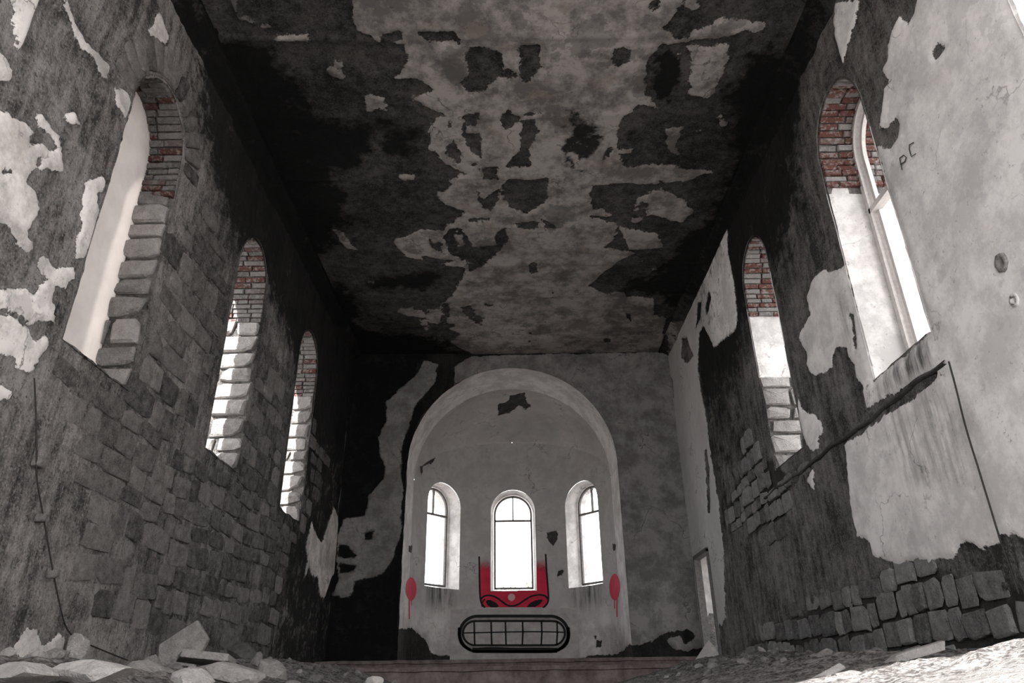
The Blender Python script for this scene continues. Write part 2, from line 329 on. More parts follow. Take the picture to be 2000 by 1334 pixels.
R_ADD = [('7', [(1335, -60), (1300, 70), (1265, 135), (1225, 85), (1190, 150), (1160, 240), (1165, 300), (1140, 380), (1190, 420), (1150, 460), (1140, 520), (1130, 640), (1115, 690), (1170, 660), (1210, 620), (1230, 640), (1215, 720), (1170, 790), (1130, 760), (1100, 760), (1200, 1150), (1420, 1960), (2600, 1700), (3000, -500), (1500, -500)]),
 ('6', [(770, 240), (800, 215), (880, 205), (940, 170), (960, 250), (980, 330), (1000, 420), (1040, 500), (1050, 600), (1090, 690), (1100, 770), (1060, 800), (1040, 840), (1030, 800), (1000, 760), (990, 690), (960, 665), (950, 620), (910, 595), (880, 620), (870, 700), (835, 735), (830, 710), (800, 765), (765, 750), (740, 700), (745, 660), (700, 560), (710, 520), (760, 440), (740, 350)]),
 ('6', [(690, 850), (720, 940), (780, 950), (815, 1000), (825, 1050), (800, 1090), (795, 1150), (760, 1150), (730, 1090), (700, 1000)]),
 ('5', [(960, 40), (975, 30), (985, 140), (945, 90)]),
 ('5', [(1138, -80), (1155, 150), (1165, 280), (1180, 370), (1250, 400), (1265, 465), (1320, 470), (1375, 510), (1430, 495), (1480, 478), (1550, 510), (1570, 490), (1660, 465), (1710, 410), (1760, 400), (1800, 430), (1860, 400), (1890, 395), (1900, 365), (1950, 370), (2040, 385), (2600, 300), (2900, -900), (1680, -500), (1450, -300), (1200, -120)]),
 ('6', [(1030, 830), (1100, 775), (1380, 520), (1420, 690), (1200, 850), (1060, 930)]),
 ('b', [(545, 480), (585, 475), (600, 550), (660, 480), (720, 370), (735, 350), (710, 450), (715, 600), (730, 700), (750, 800), (760, 950), (770, 1040), (745, 1110), (690, 1150), (650, 1190), (620, 1200), (600, 1150), (560, 1080), (530, 1120), (520, 1340), (300, 1340), (320, 1250), (380, 1120), (350, 1080), (380, 980), (410, 1020), (470, 900), (540, 760), (560, 620), (530, 600)]),
 ('3', [(100, 20), (215, 60), (225, 150), (245, 270), (262, 380), (275, 480), (290, 570), (305, 660), (310, 740), (320, 820), (325, 900), (327, 1080), (315, 1120), (305, 1100), (300, 1250), (200, 1260), (90, 300)]),
 ('7', [(890, 0), (1010, 0), (1000, 80), (950, 250), (930, 330), (905, 250), (880, 120)])]
R_SUB = [('3', [(247, 450), (258, 450), (268, 520), (272, 690), (260, 690), (256, 560)]), ('3', [(160, 20), (180, 20), (205, 90), (180, 115), (160, 100)]), ('3', [(112, 160), (128, 180), (132, 250), (118, 240)]),
 ('b', [(525, 940), (545, 930), (535, 1020), (510, 1090)]), ('b', [(590, 870), (605, 900), (580, 1000), (570, 960)]), ('7', [(1395, 270), (1430, 235), (1465, 265), (1400, 320)]), ('6', [(960, 430), (980, 430), (1005, 600), (1000, 640), (985, 560)])]
R_STONE = [('5', [(520, 275), (600, 110), (640, -150), (700, -60), (830, 40), (990, -20), (860, 120), (830, 330), (640, 380), (560, 300)]),
 ('5', [(620, 960), (680, 860), (800, 790), (960, 690), (1040, 640), (1160, 590), (1330, 530), (1480, 485), (1700, 540), (1900, 600), (2060, 560), (2300, 800), (2300, 1200), (1200, 1300), (760, 1000)])]
B_ADD = [('4', [(300, 260), (410, 170), (450, 105), (500, 120), (480, 200), (420, 270), (380, 370), (360, 450), (365, 640), (355, 780), (330, 860), (290, 920), (240, 935), (180, 950), (170, 1000), (130, 1010), (95, 1000), (120, 930), (110, 850), (115, 770), (140, 710), (220, 700), (235, 620), (290, 560), (300, 520), (275, 470), (270, 400), (295, 340)]),
 ('4', [(560, 130), (600, 100), (620, 90), (1500, 70), (1600, 1400), (1100, 1400), (1100, 330), (900, 160), (700, 150), (560, 200)])]
B_SUB = [('4', [(225, 760), (250, 760), (250, 790), (225, 785)]), ('4', [(120, 810), (150, 810), (185, 850), (150, 860), (120, 850)]), ('4', [(120, 880), (185, 885), (180, 910), (130, 910)]),
 ('5', [(60, 908), (190, 885), (235, 850), (300, 830), (330, 830), (370, 822), (398, 850), (380, 880), (340, 895), (320, 860), (290, 855), (255, 880), (280, 910), (330, 928), (460, 905), (460, 1060), (60, 1060)])]
C_LIGHT = [('8', [(365, -60), (370, 100), (450, 150), (560, 170), (570, 230), (520, 290), (600, 300), (660, 330), (570, 370), (640, 400), (700, 420), (640, 470), (650, 540), (700, 610), (790, 640), (720, 670), (740, 690), (670, 720), (700, 760), (780, 790), (700, 850), (600, 860), (510, 900), (560, 960), (640, 970), (780, 1000), (740, 1080), (720, 1110), (690, 1130), (700, 1210), (760, 1240), (720, 1270), (790, 1310), (800, 1340),
  (1500, 1340), (1530, 1180), (1480, 1170), (1480, 1110), (1300, 1090), (1240, 1060), (1330, 980), (1420, 940), (1290, 920), (1340, 880), (1340, 830), (1240, 800), (1340, 800), (1250, 770), (1240, 690), (1500, 680), (1600, 670), (1700, 640), (1500, 610), (1370, 620), (1340, 540), (1350, 450), (1420, 400), (1500, 400), (1460, 340), (1450, 240), (1500, 160), (1600, 150), (1890, 112), (1895, 85), (1740, 70), (1600, 130), (1545, 140), (1510, 100), (1590, 0), (1600, -60)]),
 ('8', [(1420, 740), (1500, 700), (1590, 740), (1640, 790), (1590, 830), (1500, 800), (1410, 800)]), ('8', [(1350, 840), (1500, 870), (1510, 920), (1390, 930)]), ('8', [(1530, 480), (1580, 470), (1570, 580), (1530, 540)]),
 ('8', [(1610, 165), (1755, 160), (1735, 260), (1680, 370), (1610, 340)]), ('8', [(70, 125), (200, 125), (190, 150), (80, 150)]), ('8', [(415, 355), (480, 360), (490, 410), (420, 410)]), ('8', [(1560, 10), (1620, 5), (1660, 20), (1620, 40)]), ('8', [(540, 645), (600, 645), (590, 665), (540, 665)]),
 ('8', [(270, 850), (300, 850), (370, 930), (330, 920)]), ('8', [(640, 1150), (690, 1150), (690, 1205), (645, 1200)])]
C_DARK = [('8', q) for q in ([(465, 140), (500, 120), (550, 125), (545, 150), (510, 165), (480, 160)], [(610, 125), (740, 115), (780, 150), (775, 180), (740, 150), (640, 150)], [(760, 230), (790, 180), (850, 170), (905, 200), (915, 280), (880, 310), (850, 320), (800, 345), (755, 290)],
 [(975, 160), (1050, 160), (1055, 230), (1065, 245), (990, 300), (965, 250), (985, 210)], [(1330, 180), (1380, 165), (1395, 190), (1385, 235), (1340, 240)], [(710, 215), (735, 215), (738, 250), (720, 250)], [(770, 415), (825, 415), (820, 470), (845, 540), (840, 580), (800, 575), (780, 500)],
 [(715, 540), (745, 515), (765, 570), (750, 605), (720, 590)], [(985, 450), (1035, 450), (1050, 490), (1020, 550), (1015, 615), (935, 615), (975, 570), (985, 520)], [(850, 620), (905, 615), (905, 660), (850, 665)], [(915, 690), (940, 660), (1090, 665), (1080, 760), (1000, 790), (940, 770), (910, 720)],
 [(820, 705), (850, 745), (900, 700), (890, 760), (870, 785), (830, 750)], [(790, 808), (880, 806), (870, 820), (790, 820)], [(945, 826), (1050, 828), (1050, 852), (1000, 847)], [(1065, 812), (1125, 847), (1080, 847)],
 [(695, 880), (720, 845), (745, 845), (740, 890), (755, 915), (770, 910), (772, 880), (750, 870), (748, 845), (765, 848), (790, 890), (810, 920), (890, 915), (895, 860), (930, 840), (945, 880), (900, 940), (850, 985), (780, 975), (720, 940)],
 [(645, 890), (690, 900), (690, 940), (650, 920)], [(610, 950), (740, 970), (700, 980), (620, 970)], [(780, 975), (850, 985), (800, 1010)], [(1310, 545), (1335, 550), (1290, 600)], [(750, 1130), (800, 1135), (810, 1170), (860, 1185), (830, 1210), (790, 1180)], [(695, 1130), (720, 1125), (715, 1200), (695, 1200)],
 [(1370, 1165), (1400, 1170), (1390, 1190)], [(715, 440), (730, 440), (730, 465), (715, 465)])]
C_MOLD = [('8', [(1150, 430), (1220, 390), (1270, 430), (1300, 520), (1260, 600), (1200, 580), (1230, 630), (1150, 625), (1145, 540)], .75), ('8', [(1480, 200), (1540, 140), (1590, 170), (1605, 260), (1590, 370), (1490, 390), (1460, 320)], 1.), ('8', [(820, 240), (860, 220), (880, 290), (840, 300)], .6),
 ('8', [(1370, 470), (1420, 430), (1440, 520), (1400, 610), (1370, 590)], .6)]
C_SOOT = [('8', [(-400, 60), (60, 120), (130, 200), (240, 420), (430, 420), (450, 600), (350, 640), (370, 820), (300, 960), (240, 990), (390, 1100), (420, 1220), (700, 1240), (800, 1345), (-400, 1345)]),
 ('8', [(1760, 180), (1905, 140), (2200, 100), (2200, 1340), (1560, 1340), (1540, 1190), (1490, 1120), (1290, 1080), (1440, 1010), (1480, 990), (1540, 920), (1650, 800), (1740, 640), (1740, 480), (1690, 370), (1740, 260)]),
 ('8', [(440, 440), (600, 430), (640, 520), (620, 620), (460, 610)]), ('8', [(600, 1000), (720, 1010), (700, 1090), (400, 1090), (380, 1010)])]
AP_SUB = [('4', [(425, 420), (470, 400), (490, 470), (470, 500), (440, 510), (433, 540), (425, 480)]), ('4', [(915, 760), (950, 755), (955, 785), (935, 810), (915, 785)]), ('4', [(955, 905), (978, 905), (970, 922), (955, 925)]), ('4', [(1100, 1170), (1125, 1168), (1120, 1190), (1100, 1195)]), ('4', [(1088, 1150), (1102, 1152), (1098, 1168)]),
 ('4', [(310, 1130), (380, 1128), (400, 1120), (430, 1150), (450, 1175), (470, 1220), (545, 1230), (545, 1320), (310, 1320)]), ('4', [(1030, 1235), (1150, 1225), (1200, 1215), (1225, 1190), (1330, 1180), (1330, 1320), (1030, 1320)]), ('4', [(385, 810), (400, 812), (398, 840), (385, 835)]), ('4', [(1165, 805), (1177, 805), (1175, 830), (1165, 828)]), ('4', [(370, 440), (410, 430), (400, 520), (380, 470)])]

def layers(poly, U, V, add, sub, amp, seed, base=None):
    u, v = warp(U, V, amp, seed)
    pl = np.full(U.shape, -.5) if base is None else base
    for c, p in add: pl = np.maximum(pl, sdpoly(u, v, poly(c, p)))
    for c, p in sub: pl = np.minimum(pl, -sdpoly(u, v, poly(c, p)))
    return pl
SEG = .036
ys = np.linspace(Y0, D, int((D-Y0)/SEG)); zs_ = np.linspace(-.35, H+.1, int((H+.45)/SEG))
def left_attrs(U, V):
    f = lambda c, p: wallpoly(c, p, -W)
    pl = layers(f, U, V, L_ADD, L_SUB, .06, 11, np.where(U < 4.2, fbm(U, V, .8, 3, 2)*1.2, -.5))
    st = np.full(U.shape, -.5); u, v = warp(U, V, .2, 33)
    for c, p in L_STONE: st = np.maximum(st, sdpoly(u, v, f(c, p)))
    so = sstep(V, 5.4, 7.4)*sstep(U, 5.2, 8)*1.+sstep(U, 10.5, 14)*.8+sstep(U, 6.9, 8.6)*sstep(V, 4.4, 6.2)*.5
    so = np.clip(so*(1-sstep(pl, -.05, .05)*.8), 0, 1)
    return {'pl': pl, 'mort': sstep(st, 0, .2)*.25, 'soot': so, 'streak': pl*0}
def left_h(U, V, a):
    return .022*sstep(a['pl'], -.01, .02)+.05*fbm(U, V, 1.3, 5, 3)+.02*fbm(U, V, 9, 3, 4)*(1-sstep(a['pl'], -.02, .02)*.8)-.012*sstep(a['mort'], 0, .5)
def right_attrs(U, V):
    f = lambda c, p: wallpoly(c, p, W)
    pl = layers(f, U, V, R_ADD, R_SUB, .05, 61)
    pl = np.maximum(pl, np.where(U < 3.9, .3, -.5))
    st = np.full(U.shape, -.5); u, v = warp(U, V, .15, 77)
    for c, p in R_STONE: st = np.maximum(st, sdpoly(u, v, f(c, p)))
    sk = np.zeros(U.shape)
    for c, p, k in (('6', [(1100, 770), (1385, 515), (1425, 695), (1130, 900)], .9), ('6', [(1120, 930), (1450, 700), (1560, 1000), (1600, 1334), (1250, 1334), (1180, 1100)], .45), ('6', [(890, 330), (920, 300), (985, 500), (990, 620), (940, 560)], .5)):
        sk = np.maximum(sk, k*sstep(sdpoly(U, V, f(c, p)), -.08, .12))
    so = sstep(U, 6.6, 8.6)*sstep(V, 4.4, 6.6)*(1-sstep(U, 13.2, 14.5))*.95+sstep(V, 6.8, 7.5)*sstep(U, 6.2, 8)*.9+.5*sstep(U, 10.3, 12)*(1-sstep(U, 13.6, 14.6))*sstep(V, 1.8, 3)
    so = np.clip(so*(1-sstep(pl, -.05, .05)*.85), 0, 1)
    return {'pl': pl, 'mort': sstep(st, 0, .1), 'soot': so, 'streak': sk, 'paint': .6*sstep(U, 11.5, 13)}  # far plaster greyed: light falloff along the wall put into its colour
def right_h(U, V, a):
    return .024*sstep(a['pl'], -.01, .02)+.035*fbm(U, V, 1.3, 5, 13)*(1-.6*sstep(a['pl'], -.02, .1))+.022*fbm(U, V, 9, 3, 14)*(1-sstep(a['pl'], -.02, .02)*.9)-.022*sstep(a['mort'], 0, .6)
wall_left = struct(panel('wall_left', ys, zs_, lambda U, V, h: np.stack([-W+h, U, V], -1), M_LEFT, hole_left, left_h, left_attrs), 'left nave wall of bare rubble stone and peeling plaster with tall arched windows')
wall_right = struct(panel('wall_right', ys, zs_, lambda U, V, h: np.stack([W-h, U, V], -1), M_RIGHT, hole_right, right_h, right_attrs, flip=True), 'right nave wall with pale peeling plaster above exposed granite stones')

def back_attrs(U, V):
    pl = layers(backpoly, U, V, B_ADD, B_SUB, .05, 91)
    so = sstep(-U, 1.2, 2.6)*.75*(1-sstep(pl, -.04, .06)*.85)
    return {'pl': pl, 'soot': so}
wall_back = struct(panel('wall_back', np.linspace(-W-.05, W+.05, 225), np.linspace(.1, H+.1, 208), lambda U, V, h: np.stack([U, D-h, V], -1), M_BACK,
    lambda U, V: arch_sd(U, V, -AR+.04, AR-.04, -3, ASP, ASP+AR-.04)+.03*fbm(U, V, 4, 3, 6)*sstep(-U, 0, 1.5), lambda U, V, a: .025*sstep(a['pl'], -.01, .02)+.03*fbm(U, V, 1.5, 4, 8), back_attrs, edge=False), 'end wall around the apse arch, sooty on the left and pale plaster on the right')

RIBS = [-2, -.6, .9, 2.3, 3.7, 5.15, 6.62, 8.02, 9.45, 10.85, 12.17, 13.45, 15.0]
def ceil_attrs(U, V):                                        # U = y, V = x
    f = lambda c, p: ceilpoly(c, p)[:, ::-1]
    pl = layers(f, U, V, C_LIGHT, C_DARK, .07, 121, np.where((U < 5.9) & (np.abs(V) < 2.6), .3, -.5))
    pl = np.maximum(pl, np.where(np.abs(V) < 3.4, fbm(U, V, 1.7, 4, 222)*1.3-.3, -.5)); pl = np.where((U > 6) & (pl > 0), np.minimum(pl, +.36-fbm(U, V, 2.1, 4, 260)*1.2), pl)
    u, v = warp(U, V, .25, 140); so = np.zeros(U.shape)
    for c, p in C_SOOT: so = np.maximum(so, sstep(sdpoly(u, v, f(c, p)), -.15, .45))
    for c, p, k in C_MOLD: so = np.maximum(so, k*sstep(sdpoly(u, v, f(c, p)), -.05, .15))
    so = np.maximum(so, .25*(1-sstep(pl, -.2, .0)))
    return {'pl': pl, 'soot': so}
def ceil_h(U, V, a):
    h = .022*sstep(a['pl'], -.01, .02)+.03*fbm(U, V, 1.2, 4, 18)+.012*fbm(U, V, 9, 3, 19)*(1-sstep(a['pl'], -.02, .02)*.7)
    for r in RIBS: h = h+(.012+.05*np.maximum(fbm(V, V*0+r, 1.3, 3, 3), -.2))*np.exp(-((U-r-.05*fbm(V, V*0+r, 1.5, 4, 3))/.05)**2)
    return h
XC = 3.74
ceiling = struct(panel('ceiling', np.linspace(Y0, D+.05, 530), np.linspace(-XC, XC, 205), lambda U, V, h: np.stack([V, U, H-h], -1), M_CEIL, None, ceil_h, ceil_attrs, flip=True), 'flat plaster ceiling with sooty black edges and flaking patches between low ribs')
for sg, nm in ((-1, 'trim_1'), (1, 'trim_2')):              # coved cornices
    def cove(U, V, h, sg=sg):
        a = V*math.pi/2; return np.stack([sg*(XC-.02+(W-XC+.04)*np.sin(a)-h), U, H+.01-.36*(1-np.cos(a))-h*.5], -1)
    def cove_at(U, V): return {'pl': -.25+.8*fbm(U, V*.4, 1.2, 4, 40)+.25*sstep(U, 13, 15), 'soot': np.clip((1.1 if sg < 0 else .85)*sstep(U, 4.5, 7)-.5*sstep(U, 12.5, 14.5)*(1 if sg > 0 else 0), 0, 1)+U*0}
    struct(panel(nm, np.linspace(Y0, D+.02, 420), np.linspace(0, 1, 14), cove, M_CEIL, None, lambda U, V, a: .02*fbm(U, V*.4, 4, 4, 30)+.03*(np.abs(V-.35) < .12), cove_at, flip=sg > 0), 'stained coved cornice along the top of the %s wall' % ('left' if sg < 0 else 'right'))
v, f = box_vf(-W-WT, W+WT, Y0, D+6, H+.15, H+.4); roof = struct(mesh_obj('roof_slab', np.array(v), f, M_STEP), 'concrete roof slab over the nave'); roof['category'] = 'roof'

# ------------------------------------------------------------------ apse
ZA = .45
def zs_of(yp): return ASP+1.75*np.clip(yp/AR, 0, 1)**.8
def plan(s):
    s = np.asarray(s, float); L = AD+math.pi*AR; th = (s-AD)/AR-math.pi/2
    x = np.where(s < AD, -AR, np.where(s > L, AR, AR*np.sin(th))); y = np.where(s < AD, D+s, np.where(s > L, D+AD-(s-L), D+AD+AR*np.cos(th)))
    nx = np.where(s < AD, 1, np.where(s > L, -1, -np.sin(th))); ny = np.where((s < AD) | (s > L), 0, -np.cos(th)); return x, y, nx, ny
SM = AD+math.pi*AR/2; AWS = [SM-AR*math.radians(50), SM, SM+AR*math.radians(50)]; AHW = .635
AWZ = (2.34, 4.48, 5.11)                                    # inner sill, spring, apex
def apse_hole(U, V):
    d = np.full(U.shape, -1.)
    for s in AWS: d = np.maximum(d, arch_sd(U, V, s-AHW, s+AHW, AWZ[0], AWZ[1], AWZ[2]))
    x, y, _, _ = plan(U); return np.maximum(d, V-zs_of(y-D-AD)-.05)
def apse_pos(U, V, h):
    x, y, nx, ny = plan(U); return np.stack([x+nx*h, y+ny*h, V], -1)
def apse_attrs(U, V):
    pl = layers(apsepoly, U, V, [], AP_SUB, .04, 161, np.full(U.shape, .4)); sk = np.zeros(U.shape)
    for s in (AWS[0], AWS[2]): sk = np.maximum(sk, .95*np.exp(-((U-s)/.55)**4)*sstep(V, 1.55, 2.2)*(V < AWZ[0]+.02))
    return {'pl': pl, 'streak': sk, 'paint': .95*sstep(np.abs(U-SM), 4.05, 3.9)*sstep(V, .6, 3.)}  # curved wall greyer, less so low down: front light put into the colour
wall_apse = struct(panel('wall_apse', np.linspace(0, 2*AD+math.pi*AR, 330), np.linspace(ZA-.1, 6.6, 190), apse_pos, M_APSE, apse_hole, lambda U, V, a: .012*sstep(a['pl'], -.01, .02)+.012*fbm(U, V, 1.2, 4, 28), apse_attrs, edge=False), 'curved plastered apse wall with three arched windows and spray-painted graffiti')
def vault_pos(U, V, h):                                     # U = y from the arch, V = 0..1 across
    yp = U-AD; wd = np.where(yp > 0, np.sqrt(np.maximum(AR*AR-yp*yp, 1e-4)), AR); q = np.clip(yp/AR, 0, 1)
    zb = zs_of(yp); za = ASP+AR-.76*q*q+.09*sstep(yp, -.01, .02); a = V*math.pi
    return np.stack([-wd*np.cos(a), D+U, zb+(za-zb)*np.sin(a)-h], -1)
def vault_attrs(U, V):
    P = vault_pos(U, V, 0).reshape(-1, 3); c = np.stack([P@RIGHT, P@UP, P@FWD], 1); px = 1000+FPX*c[:, 0]/c[:, 2]; py = 667-FPX*c[:, 1]/c[:, 2]
    k = 75.; pl = np.full(len(P), .4); u, v = warp(px/k, py/k, .05, 7)
    for q in ([(725, 270), (760, 260), (770, 240), (830, 228), (835, 260), (855, 280), (830, 292), (810, 280), (780, 290), (770, 305), (740, 310), (725, 315)],):
        pl = np.minimum(pl, -sdpoly(u, v, np.array(PX('4', q))/k))
    return {'pl': pl.reshape(U.shape), 'paint': np.where(U > AD, .52, -.3)}  # vault beyond the barrel toned greyer than the soffit
apse_vault = struct(panel('ceiling_apse', np.concatenate([np.linspace(0, AD-.012, 24), [AD+.02], AD+AR*np.sin(np.linspace(.04, math.pi/2, 60))]), np.linspace(0, 1, 120), vault_pos, M_APSE, None, lambda U, V, a: .02*sstep(a['pl'], -.01, .02)+.01*fbm(U, V*8, 1.5, 4, 31), vault_attrs, flip=True), 'pale plastered apse vault with one dark broken patch near its crown'); apse_vault['category'] = 'ceiling'

def contour(u0, u1, z0, zs, za, n=26):
    c = (u0+u1)/2; a = (u1-u0)/2; b = za-zs; pts = []
    for t in np.linspace(0, 1, 18): pts.append((u1, z0+(zs-z0)*t))
    for t in np.linspace(0, math.pi, n)[1:-1]: pts.append((c+a*math.cos(t), zs+b*math.sin(t)))
    for t in np.linspace(1, 0, 18): pts.append((u0, z0+(zs-z0)*t))
    for t in np.linspace(0, 1, 8)[1:-1]: pts.append((u0+(u1-u0)*t, z0))
    return pts
def lining(name, pts, to3, depth, mat, parent, plz=None, nd=12, rough=.02, seed=0, start=-.0):
    n = len(pts); ds = np.linspace(start, depth, nd); P = []; A = []
    cx = np.mean([p[0] for p in pts]); cz = np.mean([p[1] for p in pts])
    for j, d in enumerate(ds):
        for i, (u, z) in enumerate(pts):
            k = rough*float(fbm(np.array(u*1.0+i*.13), np.array(d), 5, 3, seed))*2
            r = math.hypot(u-cx, z-cz); P.append(to3(u+(u-cx)/r*k, z+(z-cz)/r*k, d)); A.append(plz(u, z, d) if plz else .4)
    F = [(j*n+i, j*n+(i+1) % n, (j+1)*n+(i+1) % n, (j+1)*n+i) for j in range(nd-1) for i in range(n)]
    z = np.zeros(len(P)); o = mesh_obj(name, np.array(P), np.array(F), mat, parent, True, {'pl': A, 'soot': z, 'mort': z, 'streak': z}); return o

# apse window reveals (splayed) and frames
def frame_bars(prefix, cu, hw, z0, zs, za, to3, mat, tz, bar=.055, thick=.06, mull=True, parent=None):
    def strip(name, path, closed=False, wd=bar, par=None):
        L, R = ribbon(path, wd, closed); V = []; F = []; n = len(path)
        for i in range(n):
            for q, dd in ((L[i], -thick/2), (R[i], -thick/2), (R[i], thick/2), (L[i], thick/2)): V.append(to3(q[0], q[1], dd))
        m = n if closed else n-1
        for i in range(m):
            a = i*4; b = ((i+1) % n)*4
            for k in range(4): F.append((a+k, a+(k+1) % 4, b+(k+1) % 4, b+k))
        if not closed: F += [(0, 1, 2, 3), tuple((n-1)*4+k for k in (3, 2, 1, 0))]
        return mesh_obj(name, np.array(V), F, mat, par)
    arc = [(cu+hw*math.cos(t), zs+(za-zs)*math.sin(t)) for t in np.linspace(0, math.pi, 22)]
    strip('stile', [(cu-hw, z0), (cu-hw, zs)], par=parent); strip('stile', [(cu+hw, z0), (cu+hw, zs)], par=parent)
    strip('arched_head', arc, par=parent); strip('bottom_rail', [(cu-hw, z0+bar/2), (cu+hw, z0+bar/2)], par=parent)
    strip('transom', [(cu-hw, tz), (cu+hw, tz)], par=parent)
    if mull: strip('mullion', [(cu, tz), (cu, za)], wd=bar*.75, par=parent)
for k, s in enumerate(AWS):
    th = (s-AD)/AR-math.pi/2; o = np.array([AR*math.sin(th), D+AD+AR*math.cos(th)]); n2 = np.array([math.sin(th), math.cos(th)]); t2 = np.array([math.cos(th), -math.sin(th)])
    def to3(u, z, d, o=o, n2=n2, t2=t2, th=th):
        q = o+t2*u+n2*d; return (q[0], q[1], z)
    def to3s(u, z, d, to3=to3):
        sag = AR-math.sqrt(AR*AR-u*u); kk = 1-.13*max(d, 0)/.55; return to3(u*kk, AWZ[1]+(z-AWZ[1])*(kk if z > AWZ[1] else 1-.04*max(d, 0)/.55), d-(sag if d < .15 else 0)*(1 if d <= .02 else .5))
    lining('window_reveal', contour(-AHW-.004, AHW+.004, *AWZ), to3s, .62, M_REVP, wall_apse, None, 9, .004, k)
    e = empty('window_%d' % (k+1), (0, 0, 0)); hw = AHW*.87
    frame_bars('w', 0, hw-.03, AWZ[0]+.085, AWZ[1], AWZ[1]+(AWZ[2]-AWZ[1])*.87-.03, lambda u, z, d, to3=to3: to3(u, z, d+.36), M_WOODD, 4.30, .05, .06, True, e)
    tag(e, ['left', 'middle', 'right'][k]+' arched window frame in the curved apse wall', 'window', None, 'structure')

# ------------------------------------------------------------------ masonry pieces
def stone_mesh(i, mat, smooth=False):
    r = random.Random(i*31+5); out = []
    for cx, cy in ((1, 1), (-1, 1), (-1, -1), (1, -1)):     # rough squared block: cut corners, bent sides
        a, b = r.uniform(.03, .3), r.uniform(.03, .3); e1, e2 = r.uniform(.0, .09), r.uniform(.0, .09)
        p, q = (cx*(.5-e1), cy*(.5-b)), (cx*(.5-a), cy*(.5-e2)); out += [p, q] if cx*cy > 0 else [q, p]
    n = len(out); sx, sy = r.uniform(-.05, .05), r.uniform(-.06, .06)
    out = [(x+sx*y, y+sy*x) for x, y in out]
    V = [(x, y, -.6) for x, y in out]+[(x*.98, y*.98, r.uniform(.3, .75)) for x, y in out]+[(x*.82+r.uniform(-.04, .04), y*.8+r.uniform(-.04, .04), r.uniform(.7, 1.15)) for x, y in out]+[(r.uniform(-.1, .1), r.uniform(-.1, .1), r.uniform(.85, 1.2))]
    F = []
    for a in (0, n):
        for k in range(n): F.append((a+k, a+(k+1) % n, a+n+(k+1) % n, a+n+k))
    F += [(2*n+k, 2*n+(k+1) % n, 3*n) for k in range(n)]
    me = bpy.data.meshes.new('stone_shape'); me.from_pydata(V, [], F); me.materials.append(mat)
    if smooth: me.polygons.foreach_set('use_smooth', [True]*len(F))
    me.update(); return me
def brick_mesh(i, mat):
    r = random.Random(i*17+3); j = lambda k: r.uniform(-k, k)
    V = [(x*(.5-abs(j(.02))), y*(.5-abs(j(.05))), -.6) for x, y in ((-1, -1), (1, -1), (1, 1), (-1, 1))]+[(x*(.5-abs(j(.03))), y*(.5-abs(j(.06))), .8+j(.1)) for x, y in ((-1, -1), (1, -1), (1, 1), (-1, 1))]+[(x*.45, y*.42, 1+j(.1)) for x, y in ((-1, -1), (1, -1), (1, 1), (-1, 1))]
    F = []
    for a in (0, 4):
        for k in range(4): F.append((a+k, a+(k+1) % 4, a+4+(k+1) % 4, a+4+k))
    F.append((8, 9, 10, 11)); me = bpy.data.meshes.new('brick_shape'); me.from_pydata(V, [], F); me.materials.append(mat); me.update(); return me
def shapes(fn, mat, n): return [fn(i+random.randint(0, 999), mat) for i in range(n)]
def smooth_stone(i, mat): return stone_mesh(i, mat, True)
SH_L = shapes(smooth_stone, M_STL, 14); SH_R = shapes(stone_mesh, M_STR, 14); SH_J = shapes(stone_mesh, M_STJ, 8); SH_JR = shapes(stone_mesh, M_STJR, 8); SH_B = shapes(brick_mesh, M_BRICK, 5); SH_BR = shapes(brick_mesh, M_BRICKR, 5)
def place(name, me, parent, o, U, V, N, w_, h_, p_, roll=0., heap=None):
    U, V, N = Vector(U), Vector(V), Vector(N)
    if roll: U, V = U*math.cos(roll)+V*math.sin(roll), V*math.cos(roll)-U*math.sin(roll)
    M = Matrix(((U[0]*w_, V[0]*h_, N[0]*p_, o[0]), (U[1]*w_, V[1]*h_, N[1]*p_, o[1]), (U[2]*w_, V[2]*h_, N[2]*p_, o[2]), (0, 0, 0, 1)))
    if heap is not None: heap.append((me, M)); return
    ob = bpy.data.objects.new(name, me); COL.objects.link(ob); ob.parent = parent; ob.matrix_local = M; return ob
def merge_stuff(name, items, parent, mat):
    VV = []; FF = []; n = 0
    for me, M in items:
        VV += [tuple(M@v.co) for v in me.vertices]; FF += [tuple(i+n for i in p.vertices) for p in me.polygons]; n = len(VV)
    o = mesh_obj(name, np.array(VV), FF, mat, parent, True); o['kind'] = 'stuff'; return o
